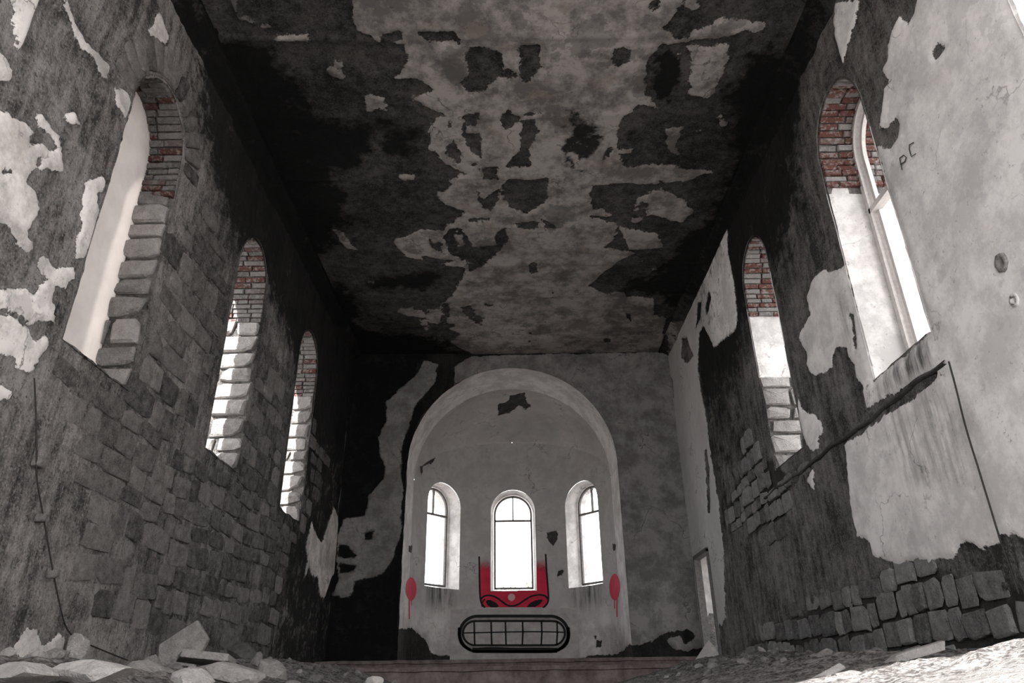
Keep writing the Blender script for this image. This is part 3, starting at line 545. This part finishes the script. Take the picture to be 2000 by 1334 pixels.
def wall_stones(parent, X, regions, hole, hr, wr, proud, sh, mat, seed, cap=300, wav=.05, skip=.0):
    r = random.Random(seed); polys = [wallpoly(c, p, X) for c, p in regions]; sg = 1 if X > 0 else -1; cand = []
    allp = np.concatenate(polys); (ya, za), (yb, zb) = allp.min(0), allp.max(0); ya = max(ya, 4.5); z = max(za, .05)
    while z < min(zb, 6.8):
        h = r.uniform(*hr); y = ya-r.random()*.3; ph = r.random()*9
        while y < min(yb, 16):
            w_ = r.uniform(*wr)*(1.0 if r.random() > .2 else 1.4); cy, cz = y+w_/2, z+h/2+wav*(math.sin(y*1.1+z)+.6*math.sin(y*2.7+z*.6))
            q = np.array([[cy]]), np.array([[cz]])
            ins = max(sdpoly(q[0], q[1], p)[0, 0] for p in polys)
            if ins > .02+.1*r.random()-.1 and hole(*q)[0, 0] < -min(w_, h)*.52:
                hh = h*r.uniform(.86, 1.04); full = r.random()
                if r.random() < skip: y += w_; continue
                cand.append((w_*hh/(X*X+cy*cy+cz*cz), cy, cz+r.uniform(-.02, .02), w_*r.uniform(.93, 1.04), hh, r.uniform(*proud), r.uniform(-.1, .1), r.randrange(len(sh))))
            y += w_
        z += h
    cand.sort(reverse=True); rest = []
    for i, (_, cy, cz, w_, h, p, ro, k) in enumerate(cand):
        o = Vector((X-sg*.0, cy, cz)); U = Vector((0, -sg, 0)) if sg > 0 else Vector((0, 1, 0)); N = Vector((-sg, 0, 0))
        U = Vector((0, 0, 1)).cross(N)
        if i < cap: place('stone', sh[k], parent, o, U, (0, 0, 1), N, w_, h, p, ro)
        else:
            rest.append((sh[k], Matrix(((0, 0, N[0]*p, o[0]), (U[1]*w_, 0, 0, o[1]), (0, h, 0, o[2]), (0, 0, 0, 1)))))
    if rest: merge_stuff('small_stones', rest, parent, mat)
    return len(cand)
nl = wall_stones(wall_left, -W, L_STONE, hole_left, (.2, .36), (.2, .56), (.004, .034), SH_L, M_STL, 3, 170, .06, .08)
nr = wall_stones(wall_right, W, R_STONE, hole_right, (.17, .36), (.16, .46), (.004, .034), SH_R, M_STR, 4, 230, .04, .0)
print('STONES', nl, nr)

def side_window(parent, sg, win, seed, mode, behind=False):     # behind: window beside the viewer, out of the picture
    u0, u1, z0, zs, za = win; r = random.Random(seed); e = .025
    def to3(u, z, d): return (sg*(W+d), u, z)
    def plz(u, z, d):
        if mode == 'plaster': return .3 if z < 5.55+.1*math.sin(d*9) else -.3
        if mode == 'half': return .3 if 4.35 < z < 5.6 else -.3
        return -.4
    lin = lining('window_reveal', contour(u0-e, u1+e, z0-.02, zs, za+e), to3, WT, M_REVP if mode != 'stone' else M_REVM, parent, plz, 16, .02, seed, -.012)
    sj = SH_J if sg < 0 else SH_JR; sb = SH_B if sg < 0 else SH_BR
    bz = zs-.42; heap = {}
    def put(name, hid, *a): place(name, *a, heap=heap.setdefault(name, []) if hid or behind else None)
    for side in (0, 1):                                      # jamb stones, both sides
        yv = u1+e if side else u0-e; N = Vector((0, -1 if side else 1, 0)); z = z0
        zt = {'stone': bz, 'half': 4.4, 'plaster': z0}[mode]
        while z < zt-.05:
            h = min(r.uniform(.2, .34), zt-z+.04); cuts = [0, WT] if r.random() < .2 else [0, WT*r.uniform(.35, .65), WT]
            for a, b in zip(cuts[:-1], cuts[1:]):
                U = Vector((0, 0, 1)).cross(N); o = (sg*(W+(a+b)/2-.01), yv, z+h/2)
                put('stone', side == 0, r.choice(sj), parent, o, U, (0, 0, 1), N, (b-a)*.98, h*.97, r.uniform(.04, .075), r.uniform(-.03, .03))
            z += h
        z = bz if mode != 'plaster' else 5.6                 # brick courses below the spring
        while z < zs:
            cuts = [0, r.uniform(.12, .3), r.uniform(.38, .52), r.uniform(.6, .75), WT]
            for a, b in zip(cuts[:-1], cuts[1:]):
                U = Vector((0, 0, 1)).cross(N); put('brick', side == 0, r.choice(sb), parent, (sg*(W+(a+b)/2), yv, z+.04), U, (0, 0, 1), N, (b-a)*.96, .07, r.uniform(.035, .06))
            z += .084
    c = (u0+u1)/2; A = (u1-u0)/2+e; B = za-zs+e; n = 22
    for i in range(n):                                       # brick voussoirs round the head
        t = math.pi*(i+.5)/n; p = Vector((0, c+A*math.cos(t), zs+B*math.sin(t))); N = Vector((0, -math.cos(t)/A, -math.sin(t)/B)).normalized(); T = Vector((1, 0, 0)).cross(N)
        cuts = [0, r.uniform(.2, .34), r.uniform(.5, .7), WT]
        for a, b in zip(cuts[:-1], cuts[1:]):
            V_ = N.cross(Vector((1, 0, 0))); put('brick', t > 2.2, r.choice(sb), parent, (sg*(W+(a+b)/2), p[1], p[2]), (1, 0, 0), V_, N, (b-a)*.96, math.pi*(A+B)/2/n*.86, r.uniform(.03, .06))
    for nm, it in heap.items(): merge_stuff('jamb_'+nm+'s', it, parent, it[0][0].materials[0])
    return lin
for k, a in enumerate(LW): side_window(wall_left, -1, a, 100+k, 'stone', k == 0)
side_window(wall_right, 1, RW[0], 200, 'plaster', True); side_window(wall_right, 1, RW[1], 201, 'plaster'); side_window(wall_right, 1, RW[2], 202, 'half')
u0, u1, z0, zs, za = LW[1]; c = (u0+u1)/2                    # ring of arch stones on the wall face over the nearest left window
for i in range(13):
    t = math.pi*(i+.5)/13; rad = Vector((0, math.cos(t), math.sin(t))); p = Vector((-W+.01, c, zs))+Vector((0, rad[1]*(.63+.2), rad[2]*(.74+.2)))
    N = Vector((1, 0, 0)); place('stone', SH_L[i % 10], wall_left, p, N.cross(rad)*-1 if False else rad.cross(N), rad, N, .19, .40, .03, random.uniform(-.05, .05))

# door reveal and frame in the right wall
dpts = [(DOOR[1], z) for z in np.linspace(.2, DOOR[3], 10)]+[(u, DOOR[3]) for u in np.linspace(DOOR[1], DOOR[0], 7)[1:]]+[(DOOR[0], z) for z in np.linspace(DOOR[3], .2, 10)[1:]]+[(u, .2) for u in np.linspace(DOOR[0], DOOR[1], 7)[1:-1]]
lining('door_reveal', dpts, lambda u, z, d: (W+d, u, z), 1.5, M_REVP, wall_right, lambda u, z, d: .3 if z > 1.15+.15*math.sin(u*7+d*5) else -.3, 10, .008, 4, -.02)
door = empty('door_1'); parts = {'jamb': [(15.02, 15.07, .3, 2.5)], 'jamb_far': [(16.13, 16.18, .3, 2.5)], 'lintel': [(15.02, 16.18, 2.45, 2.5)]}
for nm, bs in (('door_jamb', (15.0, 15.06, .3, 2.5)), ('door_jamb', (16.14, 16.2, .3, 2.5)), ('door_head', (15.0, 16.2, 2.45, 2.53))):
    v, f = box_vf(W-.05, W+.1, bs[0], bs[1], bs[2], bs[3]); mesh_obj(nm, np.array(v), f, M_WOODD, door)
struct(door, 'narrow doorway without a leaf near the far end of the right wall')

# window frame in the near right window, dusty pane in the near left window
u0, u1, z0, zs, za = RW[1]; e = empty('window_4')
frame_bars('w', (u0+u1)/2, (u1-u0)/2-.02, z0-.02, zs, za-.03, lambda u, z, d: (W+.47+d, u, z), M_WOODW, 5.2, .07, .09, False, e)
frame_bars('w', (u0+u1)/2, (u1-u0)/2-.10, z0+.03, zs, za-.12, lambda u, z, d: (W+.52+d, u, z), M_WOODW, 5.2, .05, .05, False, e)
tag(e, 'white painted arched wooden frame in the near window of the right wall', 'window', None, 'structure')
u0, u1, z0, zs, za = LW[1]; e = empty('window_5'); pts = contour(u0-.05, u1+.03, z0-.05, zs, za+.02)
n = len(pts); V = [(-W-.40, u, z) for u, z in pts]+[(-W-.43, u, z) for u, z in pts]; F = [tuple(range(n)), tuple(range(2*n-1, n-1, -1))]+[(i, (i+1) % n, n+(i+1) % n, n+i) for i in range(n)]
mesh_obj('pane', np.array(V), F, M_PANE, e); tag(e, 'dusty pale pane closing the nearest window of the left wall', 'window', None, 'structure')

# string course under the right windows, sill of window
P = [(u, 2.63+.015*math.sin(u*3.1)+.01*math.sin(u*9)) for u in np.linspace(5.95, 11.2, 70)]
V = []; F = []
for i, (u, z) in enumerate(P):
    k = .5+.5*float(vnoise(np.array(u*6), np.array(.5), 3)); hh = .012+.02*k; pr = .03+.035*k*(1 if u < 9.2 else .5)
    V += [(W+.02, u, z-hh), (W-pr, u, z-hh*.6), (W-pr*.8, u, z+hh*.5), (W+.02, u, z+hh)]
    if i: a = (i-1)*4; F += [(a+j, a+4+j, a+4+(j+1) % 4, a+(j+1) % 4) for j in range(4)]
struct(mesh_obj('trim_3', np.array(V), F, M_LEDGE, None, True), 'broken dark string course running under the right windows')

# ------------------------------------------------------------------ floor, steps, altar
def floor_z(X, Y):
    X = np.asarray(X, float); Y = np.asarray(Y, float)
    side = np.where(X > 0, sstep(X, .9, 3.3), sstep(-X, 1.2, 3.3))
    h = ZF+side*(.22+.016*np.clip(Y, 0, 13))+.06*sstep(Y, 6, 12)
    h = h+.16*fbm(X, Y, .9, 4, 55)*(.25+side)+.05*fbm(X, Y, 5, 3, 56)*(.4+side)+.05*fbm(X, Y, 13, 3, 57)*side
    return np.where(np.hypot(X, Y) < 1.2, np.minimum(h, ZF), h)
fx = np.linspace(-W-.05, W+.05, 250); fy = np.linspace(Y0-1, 12.9, 480); U, V = np.meshgrid(fy, fx)
floor = struct(panel('floor', fy, fx, lambda U, V, h: np.stack([V, U, floor_z(V, U)], -1), M_DIRT, None, None, lambda U, V: {'pl': sstep(U, 5., 2.5)*sstep(V, -2.5, 1.)}, flip=True), 'earth and rubble covered nave floor')
def step_block(name, x0, x1, y0, y1, z0, z1, lab, seed):
    us = np.linspace(x0, x1, 90); V = []; F = []
    for i, u in enumerate(us):
        k = .03*float(fbm(np.array(u), np.array(0.), 3, 4, seed)); q = .05*float(fbm(np.array(u), np.array(2.), 2.5, 4, seed))
        V += [(u, y0+q, z0), (u, y0+q, z1-.07+k), (u, y0-.04+q, z1-.06+k), (u, y0-.04+q, z1+k), (u, y0+.25, z1+.01), (u, y1, z1+.01)]
        if i: a = (i-1)*6; F += [(a+j, a+6+j, a+7+j, a+1+j) for j in range(5)]
    return struct(mesh_obj(name, np.array(V), F, M_STEP), lab)
s = step_block('floor_chancel', -W, 2.9, 12.7, D+.1, -.2, .30, 'raised chancel floor with a chipped front step', 3)
s = step_block('floor_apse', -W, W, 15.6, 20.5, .2, .50, 'upper step and floor of the apse', 5)
ZT = 1.70; AY = 18.3
altar = empty('altar', (0, AY, .5))
v, f = box_vf(-1.53, 1.53, 0, .95, -.02, ZT-.5); bm = bmesh.new(); bvs = [bm.verts.new(p) for p in v]; [bm.faces.new([bvs[i] for i in q]) for q in f]
bmesh.ops.bevel(bm, geom=bm.edges[:], offset=.018, segments=2, affect='EDGES'); me = bpy.data.meshes.new('block'); bm.to_mesh(me); bm.free(); M_ALT = simple('altar_concrete', .28, .42, 5, .9, None, .4); me.materials.append(M_ALT)
o = bpy.data.objects.new('block', me); COL.objects.link(o); o.parent = altar
tag(altar, 'grey block altar with a spray-painted toothy black mouth on its front', 'altar')

# ------------------------------------------------------------------ graffiti
def decal(name, quads_px, mapf, mat, parent, off, fade=None, label=None, inv=None):
    V = []; F = []; A = []
    for q in quads_px:
        b = len(V)
        for p in q: V.append(mapf(p, off)); A.append(fade(p) if fade else 1.)
        F.append(tuple(range(b, b+len(q))))
    V = np.array(V); 
    if inv is not None: V = V-np.array(inv)
    o = mesh_obj(name, V, F, mat, parent, False, {'fade': A})
    if label: o['label'] = label
    return o
def dens(pts, step=6, closed=False):
    out = []; m = len(pts); r = m if closed else m-1
    for i in range(r):
        a = np.array(pts[i], float); b = np.array(pts[(i+1) % m], float); n = max(1, int(np.linalg.norm(b-a)/step)); out += [a+(b-a)*t/n for t in range(n)]
    if not closed: out.append(np.array(pts[-1], float))
    return out
def smooth(pts, it=2, closed=False):
    for _ in range(it):
        o = []; m = len(pts)
        for i in range(m if closed else m-1):
            a = np.array(pts[i], float); b = np.array(pts[(i+1) % m], float); o += [a*.75+b*.25, a*.25+b*.75]
        pts = o if closed else [pts[0]]+o+[pts[-1]]
    return pts
def stroke(pts, wd, closed=False, sm=2):
    p = dens(smooth(pts, sm, closed), 8, closed); L, R = ribbon(p, wd, closed); n = len(p); m = n if closed else n-1
    return [PX('G', [L[i], R[i], R[(i+1) % n], L[(i+1) % n]]) for i in range(m)]
def fill(poly, cell=5):
    poly = np.array(poly, float); lo = poly.min(0); hi = poly.max(0); out = []
    for y in np.arange(lo[1], hi[1], cell):
        ym = y+cell/2; xs = []
        for i in range(len(poly)):
            a, b = poly[i], poly[(i+1) % len(poly)]
            if (a[1] > ym) != (b[1] > ym): xs.append(a[0]+(b[0]-a[0])*(ym-a[1])/(b[1]-a[1]))
        xs.sort()
        for x0, x1 in zip(xs[::2], xs[1::2]):
            n = max(1, int((x1-x0)/14)); e = np.linspace(x0, x1, n+1)
            for i in range(n): out.append(PX('G', [(e[i], y), (e[i+1], y), (e[i+1], y+cell), (e[i], y+cell)]))
    return out
def map_apse(p, off):
    P = on_apse(p); s = apse_s(P); x, y, nx, ny = plan(s); return (float(x+nx*(off+.012)), float(y+ny*(off+.012)), P[2])
def map_alt(p, off): P = on_y(p, AY-off); return tuple(P)
def fade_top(p):
    y = (p[1]-900)*3.074; x = (p[0]-760)*3.074; return float(np.clip((y-575)/110, 0, 1)) if (x < 606 or x > 882) else 1.
NOSE = [(541, 560), (602, 560), (604, 620), (607, 786), (887, 780), (884, 600), (886, 560), (941, 560), (948, 700), (956, 800), (957, 845), (940, 878), (560, 882), (545, 850), (542, 700)]
decal('graffiti_nose', fill(NOSE), map_apse, M_RED, wall_apse, .004, fade_top, 'red spray-painted nose shape under the middle apse window')
blk = stroke([(539, 575), (541, 700), (544, 820), (552, 858), (575, 882)], 10)+stroke([(941, 560), (948, 680), (957, 790), (959, 840), (945, 868), (925, 882)], 10)
blk += stroke([(548, 840), (560, 815), (600, 806), (645, 820), (685, 852), (712, 870), (737, 874), (772, 866), (812, 838), (850, 814), (900, 803), (940, 810), (956, 832)], 11)
blk += stroke([(556, 876), (556, 850), (575, 830)], 8)
blk += fill([(578, 845), (592, 836), (612, 838), (640, 852), (662, 878), (610, 880), (590, 868)])+fill([(828, 876), (846, 855), (880, 838), (912, 833), (925, 838), (905, 862), (880, 876)])
decal('graffiti_outline', blk, map_apse, M_PBLK, wall_apse, .008, None, 'black spray-painted outline and nostrils')
decal('graffiti_highlight', fill([(735+22*math.cos(t), 820+22*math.sin(t)) for t in np.linspace(0, 2*math.pi, 20)[:-1]]), map_apse, M_PPNK, wall_apse, .008)
for cx, cy, rx, ry, drips, lab in ((128, 770, 33, 70, [(118, 836, 950, 7), (131, 836, 870, 5)], 'left'), (1358, 758, 33, 80, [(1358, 830, 888, 6), (1372, 820, 938, 7)], 'right')):
    q = fill([(cx+rx*math.cos(t), cy+ry*math.sin(t)) for t in np.linspace(0, 2*math.pi, 28)[:-1]])
    for dx, ya, yb, wd in drips: q += stroke([(dx, ya), (dx-1, (ya+yb)/2), (dx, yb)], wd, sm=0)
    decal('graffiti_cheek', q, map_apse, M_RED, wall_apse, .004, None, 'red spray-painted oval with drips on the %s side of the apse' % lab)
def stadium(x0, x1, y0, y1, n=12):
    r = (y1-y0)/2; cy = (y0+y1)/2; return [(x1-r+r*math.sin(t), cy-r*math.cos(t)) for t in np.linspace(0, math.pi, n)]+[(x0+r-r*math.sin(t), cy+r*math.cos(t)) for t in np.linspace(0, math.pi, n)]
inv = (0, AY, .5)
decal('graffiti_lips', stroke(stadium(432, 1068, 948, 1128), 38, True, 1), map_alt, M_PGRY, altar, .003, None, 'grey spray-painted lips', inv)
q = stroke(stadium(424, 1076, 932, 1146), 18, True, 1)+stroke(stadium(442, 1056, 962, 1108), 13, True, 1)+stroke([(500, 1138), (620, 1132), (760, 1138), (900, 1136), (1010, 1138)], 30, sm=1)
q += stroke([(420, 1000), (418, 1060), (440, 1110), (490, 1136)], 16)+stroke([(1010, 1138), (1060, 1110), (1080, 1060), (1075, 1000)], 20)
for x in (510, 612, 698, 801, 915, 1008): q += stroke([(x, 962), (x+2, 1035), (x+(4 if x < 800 else -2), 1108)], 10, sm=0)
q += stroke([(440, 1034), (620, 1030), (800, 1026), (920, 1026), (1058, 1030)], 8)
decal('graffiti_mouth', q, map_alt, M_PBLK, altar, .006, None, 'black spray-painted mouth outline and teeth grid', inv)
# scratched letters on the right wall
def map_right(p, off): P = on_x(p, W-off); return tuple(P)
def letters(strokes):
    out = []
    for s in strokes:
        L, R = ribbon(s, 2.2); out += [[tuple(L[i]), tuple(R[i]), tuple(R[i+1]), tuple(L[i+1])] for i in range(len(s)-1)]
    return out
decal('scratched_letters', letters([[(1757, 309), (1762, 332)], [(1757, 309), (1765, 303), (1770, 308), (1767, 316), (1759, 321)], [(1785, 278), (1776, 283), (1776, 292), (1780, 306), (1789, 300)]]), map_right, M_LEDGE, wall_right, .038, None, 'scratched letters P C')

# ------------------------------------------------------------------ cables, sockets, small fittings
def wallpath(pts, X, off): return [tuple(on_x(p, X-off if X > 0 else X+off)) for p in smooth(pts, 2)]
tag(tube('wall_cable', wallpath([(1853, 706), (1868, 760), (1882, 820), (1896, 868), (1908, 905), (1920, 945), (1940, 1010), (1958, 1070), (1975, 1115), (1990, 1160)], W, .06), .008, M_WIRE), 'thin dark cable running down the right plaster wall from the string course', 'cable')
tag(tube('wall_cable', wallpath([(67, 738), (70, 800), (72, 880), (70, 930), (85, 1010), (102, 1110), (116, 1180), (132, 1240), (180, 1262), (250, 1290)], -W, .06), .007, M_WIRE), 'thin dark cable hanging down the left wall to the floor', 'cable')
def disc(name, p, X, ru, rv, th, mat, lab, cat):
    P = on_x(p, X); sg = -1 if X > 0 else 1; n = 16; V = []; F = []
    for k, (r, o_) in enumerate(((1, 0), (.95, th), (.55, th*1.1), (.42, th*.3))):
        for i in range(n): a = 2*math.pi*i/n; j = 1+.06*math.sin(i*2.3+k); V.append((P[0]+sg*o_, P[1]+ru*r*j*math.cos(a), P[2]+rv*r*j*math.sin(a)))
    for k in range(3): F += [(k*n+i, k*n+(i+1) % n, (k+1)*n+(i+1) % n, (k+1)*n+i) for i in range(n)]
    F.append(tuple(range(3*n, 4*n))); return tag(mesh_obj(name, np.array(V), F, mat, None, True), lab, cat)
disc('socket_rose', (1958, 513), W-.02, .07, .085, .02, M_ROSE, 'grimy round ceiling-rose stub on the right plaster wall', 'fitting')
disc('socket_rose', (1982, 586), W-.02, .05, .06, .012, M_REVP, 'pale plastered-over round box below the grimy stub', 'fitting')
for i, (p, s, lab) in enumerate([((80, 890), (.10, .19), 'pale lump of plaster caught on the left wall cable, uppermost'), ((79, 1012), (.05, .06), 'small plaster lump on the left wall cable, second from the top'), ((102, 1120), (.045, .07), 'small plaster lump on the left wall cable, lowest')]):
    P = on_x(p, -W+.05); o = place('plaster_lump', SH_L[i], None, P, (0, 1, 0), (0, 0, 1), (1, 0, 0), s[0]*1.2, s[1]*1.2, .05); tag(o, lab, 'plaster')

# ------------------------------------------------------------------ rubble
def rock(name, loc, size, rot, mat, lab, seed, flat=False, group=None):
    r = random.Random(seed); bm = bmesh.new(); bmesh.ops.create_icosphere(bm, subdivisions=2, radius=.5)
    pl = [(Vector((r.gauss(0, 1), r.gauss(0, 1), r.gauss(0, 1))).normalized(), r.uniform(.26, .4)) for _ in range(9)]
    for v in bm.verts:
        for nn, d in pl:
            k = v.co.dot(nn)-d
            if k > 0: v.co -= nn*k
    for v in bm.verts: v.co += Vector((r.gauss(0, .008), r.gauss(0, .008), r.gauss(0, .008)))
    for v in bm.verts: v.co = Vector((v.co.x*size[0]*1.3, v.co.y*size[1]*1.3, v.co.z*size[2]*1.3))
    me = bpy.data.meshes.new(name); bm.to_mesh(me); bm.free(); me.materials.append(mat)
    o = bpy.data.objects.new(name, me); COL.objects.link(o); o.location = loc; o.rotation_euler = rot; return tag(o, lab, 'rubble', group)
def slab(name, outline, th, loc, rot, mat, lab):
    n = len(outline); V = [(x, y, 0) for x, y in outline]+[(x*.97, y*.97, th) for x, y in outline]; F = [tuple(range(n))[::-1], tuple(range(n, 2*n))]+[(i, (i+1) % n, n+(i+1) % n, n+i) for i in range(n)]
    o = mesh_obj(name, np.array(V), F, mat); o.location = loc; o.rotation_euler = rot; bv = o.modifiers.new('bevel', 'BEVEL'); bv.width = .012; bv.segments = 2; return tag(o, lab, 'rubble')
def at_depth(p, y): return Vector(on_y(p, y))
R_ = math.radians
P = at_depth((352, 1292), 8.2); slab('broken_slab', [(-.2, -.08), (.16, -.1), (.26, .22), (.1, .42), (-.06, .30), (-.24, .16)], .07, P, (R_(78), 0, R_(8)), M_RUB, 'tall broken slab leaning upright against the left wall')
P = at_depth((398, 1294), 7.4); slab('broken_slab', [(-.22, -.25), (.2, -.28), (.3, .1), (.1, .3), (-.25, .2)], .07, P, (R_(-4), R_(6), .4), M_RUB, 'flat grey slab lying at the foot of the upright slab')
P = at_depth((532, 1316), 8.0); rock('rubble_block', P, (.36, .3, .28), (.3, .2, .5), M_RUB, 'angular grey rubble block at the far end of the left heap', 5)
P = at_depth((485, 1292), 9.5); rock('rubble_block', P, (.45, .3, .36), (.1, .5, .2), M_LEDGE, 'dark pointed rubble block behind the angular grey one', 8)
P = at_depth((180, 1312), 4.1); rock('rubble_block', P, (.40, .32, .11), (.05, .1, .2), M_RUBW, 'wide pale slab of rubble at the bottom left', 11)
P = at_depth((285, 1312), 5.4); rock('rubble_block', P, (.30, .26, .12), (.1, -.1, .9), M_RUB, 'low grey stone right of the wide pale slab', 12)
P = at_depth((45, 1318), 3.7); rock('rubble_block', P, (.26, .3, .09), (0, .1, 1.2), M_RUBW, 'pale stone in the bottom left corner', 13)
P = at_depth((450, 1314), 5.9); rock('rubble_block', P, (.46, .32, .14), (.1, .12, .1), M_RUB, 'long low mottled stone in front of the flat slab', 14)
P = at_depth((375, 1330), 4.6); rock('rubble_block', P, (.22, .2, .1), (.3, .1, .1), M_RUBW, 'small white stone in front of the left heap', 15)
P = at_depth((732, 1334), 6.5); rock('rubble_block', P, (.13, .12, .10), (.3, .1, .1), M_RUBW, 'small white stone in front of the chancel step', 16)
P = at_depth((150, 1268), 6.6); rock('rubble_block', P, (.16, .14, .26), (.1, .1, .1), M_RUB, 'small upright pale stone at the foot of the left cable', 18)
P = at_depth((1380, 1288), 14.2); slab('broken_slab', [(-.2, 0), (.25, 0), (.2, .2), (.08, .34)], .05, P, (R_(80), 0, R_(-10)), M_RUBW, 'small pale triangular slab leaning beside the doorway')
r = random.Random(40)
CH = []
def clear(x, y, s):
    if any(math.hypot(x-a, y-b) < s+c for a, b, c in CH): return False
    CH.append((x, y, s)); return True
for o in COL.objects:
    if o.name.startswith(('rubble_block', 'broken_slab', 'plaster_slab', 'plank')): CH.append((o.location.x, o.location.y, .42))
for i in range(60):
    x = r.uniform(-3.75, -1.7); y = r.uniform(5, 12); s = r.uniform(.06, .16)
    if not clear(x, y, s): continue
    rock('rubble_chip', (x, y, float(floor_z(x, y))+s*.12), (s*1.4, s*1.1, s*.7), (r.random(), r.random(), r.random()*6), M_RUB, 'small grey rubble chip on the left floor heap', 300+i, group='rubble chips on the left heap')
for i in range(40):
    x = r.uniform(1.8, 3.75); y = r.uniform(6.5, 12); s = r.uniform(.05, .13)
    if not clear(x, y, s): continue
    rock('rubble_chip', (x, y, float(floor_z(x, y))+s*.12), (s*1.4, s*1.1, s*.7), (r.random(), r.random(), r.random()*6), M_RUB, 'small stone chip on the right floor slope', 400+i, group='stone chips on the right slope')
# sunlit mound at lower right
def mound_z(U, V): return -.2+.56*np.exp(-(((U-4.0)/1.5)**2)-((V-3.7)/1.35)**2)+.05*fbm(U, V, 2, 4, 70)+.03*fbm(U, V, 9, 3, 71)
mound = panel('sand_mound', np.linspace(1.6, 6.3, 120), np.linspace(1.3, W-.08, 80), lambda U, V, h: np.stack([V, U, mound_z(U, V)], -1), M_MOUND, flip=True); tag(mound, 'bright sunlit heap of pale sand and rubble against the right wall', 'mound')
V = []; F = []
for i, (p, y) in enumerate(zip([(1700, 1314), (1722, 1300), (1745, 1280), (1775, 1270), (1805, 1262), (1838, 1252)], [5.75, 5.68, 5.6, 5.55, 5.5, 5.45])):
    q = at_depth(p, y); V += [(q.x-.02, q.y-.06, q.z-.06), (q.x, q.y-.05, q.z), (q.x+.02, q.y+.06, q.z+.005), (q.x+.02, q.y+.06, q.z-.06)]
    if i: k = (i-1)*4; F += [(k+j, k+(j+1) % 4, k+4+(j+1) % 4, k+4+j) for j in range(4)]
F += [(0, 1, 2, 3), (23, 22, 21, 20)]; tag(mesh_obj('plaster_slab', np.array([tuple(v) for v in V]), F, M_RUBW), 'long white crooked slab edge lying along the sunlit mound', 'rubble')
P = at_depth((1612, 1322), 5.6); slab('plank', [(-.17, -.03), (.17, -.03), (.17, .03), (-.17, .03)], .025, P, (R_(30), R_(-22), R_(10)), M_RUBW, 'short white plank on the ground before the granite wall')
P = at_depth((1662, 1328), 5.3); rock('rubble_block', P, (.2, .16, .12), (.2, .1, .3), M_RUB, 'grey stone between the white plank and the sunlit mound', 21)
P = at_depth((1716, 1326), 6.1); rock('rubble_block', P, (.18, .14, .12), (.2, .4, .3), M_RUB, 'small grey stone under the white slab edge', 22)

# ------------------------------------------------------------------ outside
v, f = [(-60, -60, -.4), (60, -60, -.4), (60, 80, -.4), (-60, 80, -.4)], [(0, 1, 2, 3)]
gr = struct(mesh_obj('ground', np.array(v), f, M_GROUND), 'dry open ground outside the church')
def bush(loc, size, seed, lab):
    r = np.random.RandomState(seed); n = 500; d = r.normal(size=(n, 3)); d /= np.linalg.norm(d, axis=1)[:, None]; c = d*(r.uniform(.4, 1, (n, 1))**.5)*np.array(size); V = []; F = []
    for i in range(n):
        a = r.normal(size=3); a /= np.linalg.norm(a); b = np.cross(a, r.normal(size=3)); b /= np.linalg.norm(b); s = .09
        V += [c[i]+a*s, c[i]+b*s*.4, c[i]-a*s, c[i]-b*s*.4]; F.append((4*i, 4*i+1, 4*i+2, 4*i+3))
    e = empty('bush', loc); o = mesh_obj('leaves', np.array(V), np.array(F), M_LEAF, e); o['kind'] = 'stuff'; tube('stem', [(0, 0, -loc[2]-.4), (0, 0, 0)], .03, M_WOODD, e); return tag(e, lab, 'bush')
bush((.2, 31, 3.2), (1.6, .8, .8), 3, 'sunlit bush seen through the middle apse window')
bush((-5.2, 29, 3.0), (1.4, .8, .7), 4, 'sunlit bush seen through the left apse window')
